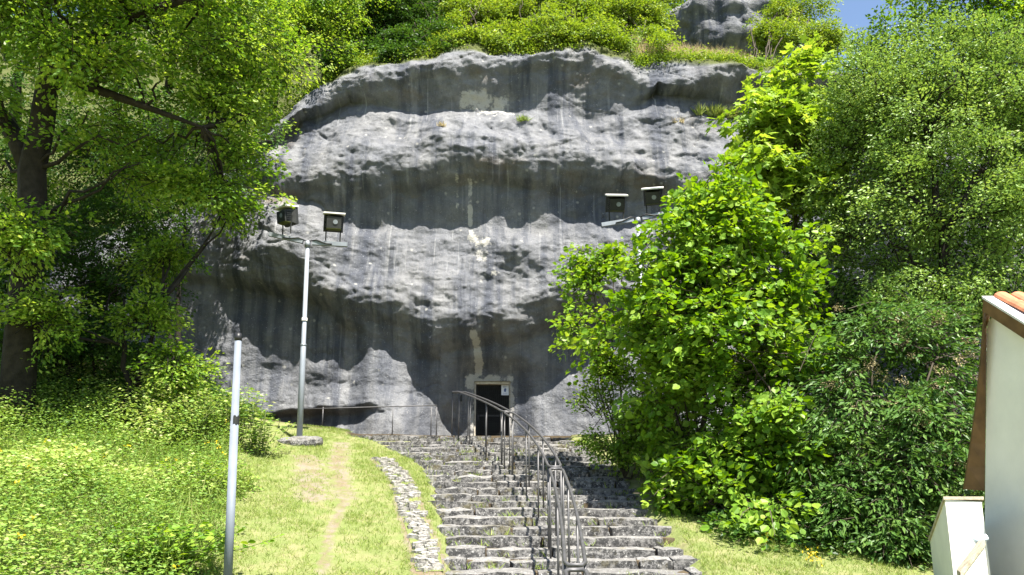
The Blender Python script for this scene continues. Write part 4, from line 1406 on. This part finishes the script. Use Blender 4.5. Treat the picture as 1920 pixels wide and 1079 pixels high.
# --- maple sapling behind the hazel
mbp = np.array([P(1480, 800, 16.0)[0], 16.0, 0]); mbp[2] = gz(mbp[0], mbp[1])
lobesM = [lobe(1490, 150, 16.0, 55, 55, .6), lobe(1450, 230, 15.8, 75, 55, .7), lobe(1520, 260, 15.8, 60, 70, .7), lobe(1440, 310, 15.6, 75, 50, .7), lobe(1510, 360, 15.6, 80, 60, .7), lobe(1420, 250, 16.0, 50, 60, .5), lobe(1500, 200, 15.8, 55, 60, .6)]
tree('maple_sapling', 'young maple with large yellow green lobed leaves behind the hazel', 'tree', tuple(mbp),
     [(wob(mbp, P(1490, 140, 16.0), 9, .05, 401), np.linspace(.07, .015, 9)), (wob(mbp, P(1440, 260, 15.9), 9, .06, 402), np.linspace(.05, .012, 9))],
     lobesM, M_MAPLE, 330, 13, .17, 'maple', None, .6, .3, .05, .3, .8, M_TWIG, .42, True, 1.0, None, 240, .35)

# --- willow-like tree at right
wb = np.array([P(1740, 800, 15.0)[0], 15.0, 0]); wb[2] = gz(wb[0], wb[1])
lobesW = [lobe(1680, 180, 14.6, 130, 100, 1.2), lobe(1800, 230, 14.0, 130, 120, 1.2), lobe(1640, 320, 14.8, 120, 110, 1.1), lobe(1760, 400, 13.8, 150, 110, 1.0), lobe(1880, 380, 13.4, 90, 130, 1.0),
          lobe(1660, 480, 14.6, 130, 90, .9), lobe(1860, 520, 13.4, 90, 70, .8), lobe(1760, 540, 13.8, 110, 70, .8), lobe(1600, 240, 15.2, 60, 100, .8), lobe(1840, 120, 14.4, 110, 70, 1.1), lobe(1580, 420, 15.0, 60, 90, .7), lobe(1950, 250, 13.6, 90, 140, 1.0)]
tree('willow_tree', 'tall grey green tree with tiny leaves and thin limbs at right', 'tree', tuple(wb),
     [(wob(wb, P(1770, 440, 14.0), 7, .06, 420), np.linspace(.15, .08, 7)), (wob(P(1770, 440, 14.0), P(1840, 320, 13.6), 5, .04, 421), np.linspace(.07, .03, 5)),
      (wob(P(1770, 440, 14.0), P(1740, 250, 14.0), 6, .05, 422), np.linspace(.07, .03, 6)), (wob(P(1770, 440, 14.0), P(1650, 300, 14.6), 6, .06, 423), np.linspace(.06, .02, 6))],
     lobesW, M_WILLOW, 1900, 50, .062, 'rhomb', None, .5, .24, .07, .15, .68, M_BARK, .75)
# taller tree behind, top right
bb = np.array([P(1850, 500, 19.0)[0], 19.0, gz(P(1850, 500, 19.0)[0], 19.0)])
lobesB = [lobe(1740, 60, 18.6, 100, 60, 1.2), lobe(1850, 20, 18.2, 120, 70, 1.3), lobe(1950, 90, 17.8, 110, 110, 1.3), lobe(1680, 110, 18.8, 70, 50, 1.0), lobe(1780, -60, 18.6, 150, 70, 1.6), lobe(1950, -60, 18, 150, 90, 1.6), lobe(1650, 90, 19.2, 40, 40, .6)]
tree('broadleaf_tree', 'bright broadleaf tree filling the top right corner', 'tree', tuple(bb),
     [(wob(bb, P(1850, 60, 18.4), 8, .08, 430), np.linspace(.18, .06, 8))], lobesB, M_HAZEL, 620, 38, .10, 'rhomb', None, .65, .34, .06, .2)
# overhanging dark twig in front of the sky
# --- elder at lower right
eb = np.array([P(1640, 1030, 12.4)[0], 12.4, 0]); eb[2] = gz(eb[0], eb[1])
lobesE = [lobe(1650, 640, 12.9, 110, 70, .8), lobe(1750, 680, 12.4, 80, 90, .8), lobe(1620, 760, 12.4, 110, 80, .7), lobe(1730, 800, 11.9, 85, 80, .7), lobe(1580, 870, 12.2, 90, 70, .6), lobe(1690, 910, 11.7, 100, 70, .6),
          lobe(1600, 960, 11.8, 90, 60, .6), lobe(1790, 740, 11.9, 50, 70, .5), lobe(1560, 700, 13.2, 60, 80, .6), lobe(1690, 1010, 11.4, 80, 50, .5), lobe(1540, 960, 12.2, 70, 55, .5), lobe(1790, 880, 11.6, 50, 60, .5)]
elder = tree('elder_bush', 'dark elder bush with drooping leaflets and fruit heads by the house', 'bush', tuple(eb),
     [(wob(eb + np.array([.15 * (k - 3), 0, 0]), np.array(lobesE[k][:3]), 7, .06, 450 + k), np.linspace(.03, .012, 7)) for k in range(8)],
     lobesE, M_ELDER, 1000, 26, .10, 'lance', None, .5, .24, .04, .35, .75, M_TWIG, .5, gap=-.45)
C, D = sample_lobes([lobesE[i] for i in (0, 1, 2, 3, 7, 11)], 110, 1.0)
k = (D[:, 1] < .1) & (D[:, 2] > -.3)
C, D = C[k], D[k]
pos, ld, ln, sz, ti, _ = sprays(C, D, 70, .22, .11, .03, .028, .1, 1, .9)
o = link('fruit_heads', leaves_mesh('fruit_heads', pos, ld, ln, sz, 'rhomb', ti), M_SEED, elder)
tag(o, kind='stuff')
# dark screen of undergrowth behind the elder and hazel
ub = np.array([P(1560, 900, 15.8)[0], 15.8, 0]); ub[2] = gz(ub[0], ub[1])
lobesU = [lobe(1700, 350, 17.5, 160, 150, 1.0), lobe(1850, 350, 17.0, 140, 150, 1.0), lobe(1620, 250, 17.8, 100, 120, .8), lobe(1290, 800, 15.6, 90, 80, .6), lobe(1400, 780, 15.4, 110, 110, .7), lobe(1900, 520, 16.5, 120, 120, .9), lobe(1500, 700, 15.6, 150, 140, 1.0), lobe(1680, 700, 15.6, 160, 160, 1.0), lobe(1840, 700, 15.4, 130, 160, 1.0), lobe(1540, 520, 16.6, 120, 120, .9), lobe(1480, 430, 17.2, 90, 60, .8), lobe(1600, 900, 14.6, 150, 80, .8), lobe(1800, 900, 14.2, 120, 100, .8)]
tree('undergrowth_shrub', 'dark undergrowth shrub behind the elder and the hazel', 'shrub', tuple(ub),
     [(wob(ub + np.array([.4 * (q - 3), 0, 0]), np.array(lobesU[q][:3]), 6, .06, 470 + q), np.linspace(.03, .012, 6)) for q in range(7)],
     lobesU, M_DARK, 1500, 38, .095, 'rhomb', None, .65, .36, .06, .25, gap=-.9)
# ivy behind the garden wall
ib = np.array([P(1822, 980, 10.9)[0], 10.9, 0]); ib[2] = gz(ib[0], ib[1])
tree('ivy_plant', 'small ivy hanging between garden wall and house', 'plant', tuple(ib),
     [(wob(ib, P(1826, 920, 10.9), 5, .03, 490), np.linspace(.02, .008, 5))], [lobe(1824, 955, 10.8, 16, 45, .15)], M_IVY, 60, 14, .06, 'round', None, .2, .1, .02, .4)

# ================================================================== GROUND PLANTS
def tufts(name, label, C, n, height, mat, spread=.06, lean=.45, kind='stuff', parent=None, cat=None, group=None, tpl='blade'):
    """blade clumps at points C"""
    m = len(C)
    c = np.repeat(C, n, 0) + np.concatenate([RNG.normal(size=(m * n, 2)) * spread, np.zeros((m * n, 1))], 1)
    d = np.concatenate([RNG.normal(size=(m * n, 2)) * lean, np.ones((m * n, 1))], 1)
    nn = np.concatenate([RNG.normal(size=(m * n, 2)), .2 * np.ones((m * n, 1))], 1)
    sz = height * (.45 + .75 * RNG.random(m * n))
    ti = np.clip(np.repeat(RNG.random(m), n) * .5 + RNG.random(m * n) * .5, 0, 1)
    o = link(name, leaves_mesh(name, c, d, nn, sz, tpl, ti), mat, parent)
    if parent is None: tag(o, label, cat, group, kind)
    return o

# lawn: short grass left and right of the stairs
def lawn():
    n = 62000
    y = RNG.uniform(8.2, 20.5, n * 2); x = RNG.uniform(-5.6, 5.5, n * 2)
    l, r = stair_x(y)
    dens = np.where(x < l - .02, sst(-5.2, -4.3, x + .25 * fbm(x, y, 0, 2, 91)), 0) + np.where((x > r + .02) & (x < 5.3), sst(13.6, 12.2, y + .4 * fbm(x * 1.5, y * 1.5, 0, 2, 92)), 0)
    dirt = np.maximum(sst(.42, .1, polydist(x, y, PATH_WIDE)) * .9, sst(.15, .07, polydist(x, y, PATH_TRAIL)))
    dirt = np.maximum(dirt, .75 * sst(.6, .2, polydist(x, y, LITTER)))
    dirt = np.maximum(dirt, .7 * sst(.24, .14, polydist(x, y, COBBLE)))
    dens = dens * (1 - dirt) * (.35 + .65 * sst(-.35, .4, fbm(x * 1.8, y * 1.8, 0, 3, 93)))
    k = RNG.random(len(x)) < dens
    x, y = x[k], y[k]
    C = np.stack([x, y, G(x, y) - .005], -1)
    o = tufts('lawn_grass', 'short sunlit grass covering the slope beside the stairs', C, 3, .062, M_GRASS, .025, .7, cat='grass')
lawn()

# weeds bank at left
def weeds():
    n = 17000
    y = RNG.uniform(7.2, 18.6, n); x = RNG.uniform(-11.5, -2.6, n)
    u, v = proj(x, y, G(x, y))
    edge = np.interp(y, [7, 9.5, 12, 14, 16, 18.5], [-2.75, -3.05, -3.6, -4.1, -4.9, -6.2])
    hN = fbm(x * .9, y * .9, 0, 3, 95)
    dens = sst(0, .55, edge - x + .3 * hN) * sst(-11.5, -10, x)
    k = (RNG.random(n) < dens) & (u > -120)
    x, y, hN = x[k], y[k], hN[k]
    hgt = (.36 + .30 * hN + .48 * sst(12.5, 16, y)) * sst(-.1, 1.1, np.interp(y, [7, 9.5, 12, 14, 16, 18.5], [-2.75, -3.05, -3.6, -4.1, -4.9, -6.2]) - x) + .07
    m = len(x)
    kk = 10
    t = RNG.random((m, kk)) ** .6
    hh = hgt[:, None] * t * RNG.uniform(.7, 1.25, (m, 1))
    lean = RNG.normal(size=(m, 1, 2)) * .12
    ang = RNG.uniform(0, 2 * np.pi, (m, kk))
    rad = RNG.uniform(.01, .07, (m, kk))
    px = x[:, None] + lean[:, :, 0] * t + rad * np.cos(ang); py = y[:, None] + lean[:, :, 1] * t + rad * np.sin(ang)
    pz = G(x, y)[:, None] + hh
    C = np.stack([px, py, pz], -1).reshape(-1, 3)
    D = np.stack([np.cos(ang), np.sin(ang), RNG.uniform(-.35, .5, (m, kk))], -1).reshape(-1, 3)
    Nn = np.stack([RNG.normal(size=(m, kk)) * .45, RNG.normal(size=(m, kk)) * .45 - .15, np.ones((m, kk))], -1).reshape(-1, 3)
    sp = vnoise(x * .8, y * .8, 3, 97)
    sz = (.050 + .022 * sp[:, None] + .02 * RNG.random((m, kk))).reshape(-1)
    ti = np.clip(.5 + .35 * sp[:, None] + RNG.normal(size=(m, kk)) * .22, 0, 1).reshape(-1)
    o = link('weed_bank', leaves_mesh('weed_bank', C, D, Nn, sz, 'rhomb', ti), M_WEED)
    tag(o, 'dense sunlit weeds and nettles covering the left bank', 'weeds', None, 'stuff')
    # upright grassy stems among them
    idx = RNG.choice(m, 4200)
    idx = idx[y[idx] > 9.5]
    Cs = np.stack([x[idx], y[idx], G(x[idx], y[idx])], -1)
    o = tufts('tall_grass', 'tall grass stems growing among the weeds of the left bank', Cs, 4, .40, M_GRASS, .06, .35, cat='grass', tpl='straw')
    # little yellow flowers
    idx = RNG.choice(m, 26, p=(lambda q: q / q.sum())(sst(.0, .6, fbm(x * .6, y * .6, 9, 2, 99)) + .02))
    Cf = np.stack([x[idx], y[idx], G(x[idx], y[idx]) + hgt[idx] * 1.15 + .05], -1)
    pos = np.repeat(Cf, 6, 0) + RNG.normal(size=(len(Cf) * 6, 3)) * .014
    o = link('yellow_flowers', leaves_mesh('yellow_flowers', pos, RNG.normal(size=pos.shape), RNG.normal(size=pos.shape) + np.array([0, -.6, 1.2]), np.full(len(pos), .034), 'rhomb', RNG.random(len(pos))), M_YELLOW)
    tag(o, 'tiny yellow flowers scattered over the left weed bank', 'flowers', None, 'stuff')
weeds()

# single plants on the bank
def ground_plant(name, label, cat, u, v, h, wpx, nst, nleaf, size, tpl, mat, group=None, flowers=False, spread=.5):
    b = hit(u, v)
    root = empty(name, tuple(b))
    tag(root, label, cat, group)
    mb = MB()
    r = np.random.default_rng(int(u * 7 + v))
    C, D, Nn, tops = [], [], [], []
    for s in range(nst):
        e = b + np.array([r.normal() * spread * h, r.normal() * spread * h * .6, h * r.uniform(.6, 1.05)])
        b0 = b + np.array([r.normal() * .06, r.normal() * .06, -.03])
        pts = wob(b0, e, 6, .02, int(r.integers(1e6)))
        mb.tube(pts, np.linspace(.010, .004, 6), 5, False)
        tops.append(pts[-1])
        for q in range(nleaf):
            t = r.uniform(.12, 1) ** .8
            p = np.array([np.interp(t, np.linspace(0, 1, 6), pts[:, a]) for a in range(3)])
            a = r.uniform(0, 6.28)
            off = np.array([math.cos(a), math.sin(a), r.uniform(-.2, .4)])
            C.append(p + off * size * r.uniform(.2, 1.4)); D.append(off); Nn.append(np.array([r.normal() * .4, r.normal() * .4 - .2, 1]))
    mb.build('stem', M_STEM, root, True)
    C, D, Nn = map(np.array, (C, D, Nn))
    link('foliage', leaves_mesh('foliage', C, D, Nn, size * r.uniform(.65, 1.25, len(C)), tpl, r.random(len(C))), mat, root)
    if flowers:
        tops = np.array(tops)
        pos = np.repeat(tops, 14, 0) + r.normal(size=(len(tops) * 14, 3)) * .035
        link('flower_heads', leaves_mesh('flower_heads', pos, r.normal(size=pos.shape), r.normal(size=pos.shape) + np.array([0, -.5, 1]), np.full(len(pos), .035), 'rhomb', r.random(len(pos))), M_YELLOW, root)['kind'] = 'stuff'
    return root
ground_plant('bramble_clump', 'dark bramble clump low on the bank left of the bare pole', 'plant', 290, 1070, .5, 0, 26, 26, .085, 'round', M_HAZEL, spread=.9)
ground_plant('nettle_clump', 'darker leafy clump halfway up the left weed bank', 'plant', 350, 935, .55, 0, 16, 24, .07, 'rhomb', M_HAZEL, spread=.7)
ground_plant('ash_sapling', 'young ash sapling growing behind the bare pole', 'plant', 470, 850, 1.15, 0, 7, 34, .11, 'lance', M_WEED, spread=.16)
ground_plant('tall_weed', 'leafy tall weed right of the bare pole by the rock foot', 'plant', 410, 830, .95, 0, 12, 34, .09, 'rhomb', M_WEED, spread=.3)
ground_plant('tall_weed', 'bushy tall weed left of the bare pole where bank meets rock', 'plant', 375, 850, 1.0, 0, 14, 34, .09, 'rhomb', M_WEED, spread=.3)
ground_plant('tall_weed', 'tallest pale weed behind the bare pole at the rock foot', 'plant', 440, 842, 1.3, 0, 16, 36, .10, 'rhomb', M_WEED, spread=.22)
ground_plant('tall_weed', 'broad weed clump between the bare pole and the lamp footing', 'plant', 490, 858, .85, 0, 14, 30, .085, 'rhomb', M_WEED, spread=.35)
ground_plant('tall_weed', 'pale weed clump below the dark hollow left of the bare pole', 'plant', 320, 850, .9, 0, 14, 34, .09, 'rhomb', M_WEED, spread=.35)
ground_plant('flowering_weed', 'tall yellow flowering weed at the left top of the bank', 'plant', 180, 810, .75, 0, 5, 16, .06, 'lance', M_WEED, 'flowering weeds on the bank', True, .2)
ground_plant('flowering_weed', 'tall yellow flowering weed at the dark hollow edge, bank centre', 'plant', 350, 800, .7, 0, 4, 16, .06, 'lance', M_WEED, 'flowering weeds on the bank', True, .2)
ground_plant('buttercup', 'yellow buttercup at the shaded lawn edge right of the stairs', 'plant', 1437, 1020, .14, 0, 2, 5, .03, 'lance', M_WEED, 'buttercups on the right lawn', True, .3)
ground_plant('buttercup', 'yellow buttercup nearest the elder on the right lawn', 'plant', 1520, 1066, .18, 0, 3, 5, .03, 'lance', M_WEED, 'buttercups on the right lawn', True, .3)

# plants on the rock
def rock_tuft(label, u, v, mat, n, h, spread, m=6):
    p = hill_pt(u, v)
    C = p + np.concatenate([RNG.normal(size=(m, 2)) * np.array([spread, .04]), np.zeros((m, 1))], 1)
    C[:, 1] = [on_cliff(a, c) - .0 for a, c in zip(C[:, 0], C[:, 2])]
    o = tufts('grass_tuft', label, C, n, h, mat, .04, .6, None, None, 'grass', 'grass tufts on the cliff')
    return o
rock_tuft('small green grass tuft on the upper middle ledge of the cliff', 982, 228, M_GRASS, 22, .22, .06)
rock_tuft('tiny dry tuft on the ledge left of the green tuft', 828, 238, M_DRY, 16, .16, .04)
rock_tuft('green tuft clump on the ledge beside the maple sapling', 1352, 222, M_GRASS, 60, .34, .30, 14)
rock_tuft('dry yellow tuft on the right part of the upper ledge', 1270, 232, M_DRY, 16, .18, .10)
# dry grass on the plateau below the outcrop
def dry_grass():
    C = []
    for _ in range(420):
        C.append(edge_pt(RNG.uniform(1190, 1410), RNG.uniform(.2, 1.6) ** 1.2))
    C = np.array(C)
    tufts('dry_grass', 'pale dry grass strip on the plateau below the rock outcrop', C, 22, .40, M_DRY, .12, .35, cat='grass', tpl='straw')
    C2 = np.array([edge_pt(uu, (RNG.uniform(-.05, .9) if RNG.random() < .7 else RNG.uniform(.8, 2.0)) if uu < 1190 else RNG.uniform(-.1, .25)) for uu in RNG.uniform(545, 1540, 1250)])
    pos, ld, ln, sz, ti, _ = sprays(C2, np.tile(np.array([0, -.8, .4]), (len(C2), 1)), 44, .50, .36, .13, .07, .3, 1, .8)
    o = link('edge_ivy', leaves_mesh('edge_ivy', pos, ld, ln, sz, 'rhomb', ti), M_SHRUB)
    tag(o, 'ivy and creeping leaves trailing over the cliff top edge', 'ivy', None, 'stuff')
dry_grass()
# ivy and undergrowth on the ground in the shade
def ground_ivy():
    n = 9000
    x = np.concatenate([RNG.uniform(-13, -6.2, n), RNG.uniform(2.6, 9.5, n)])
    y = np.concatenate([RNG.uniform(15.5, 22.5, n), RNG.uniform(11.2, 21, n)])
    l, r = stair_x(y)
    k = (x < -6.2) | (x > r + .5)
    x, y = x[k], y[k]
    m = 4
    pos = np.stack([x, y, G(x, y)], -1)
    pos = np.repeat(pos, m, 0) + RNG.normal(size=(len(x) * m, 3)) * np.array([.08, .08, 0]) + np.stack([np.zeros(len(x) * m), np.zeros(len(x) * m), RNG.random(len(x) * m) * .28], -1)
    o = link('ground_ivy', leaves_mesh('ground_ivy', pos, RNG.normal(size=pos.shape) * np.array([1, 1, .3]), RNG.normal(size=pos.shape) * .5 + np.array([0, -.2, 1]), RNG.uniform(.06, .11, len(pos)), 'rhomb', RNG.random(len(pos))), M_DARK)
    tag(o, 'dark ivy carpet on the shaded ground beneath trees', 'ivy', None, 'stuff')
ground_ivy()
# weeds in the stair joints
def joint_weeds():
    C = []
    for _ in range(300):
        y = random.choice(ROWS) + random.uniform(-.05, .03)
        l, r = [float(a) for a in stair_x(y)]
        x = random.uniform(l - .1, r + .15) if random.random() < .75 else random.choice((l, r)) + random.uniform(-.2, .2)
        C.append((x, y - .02, float(zs(y)) - .10))
    tufts('joint_weeds', 'small grass weeds sprouting in the joints of the stairs', np.array(C), 9, .11, M_GRASS, .05, .7, cat='weeds')
joint_weeds()
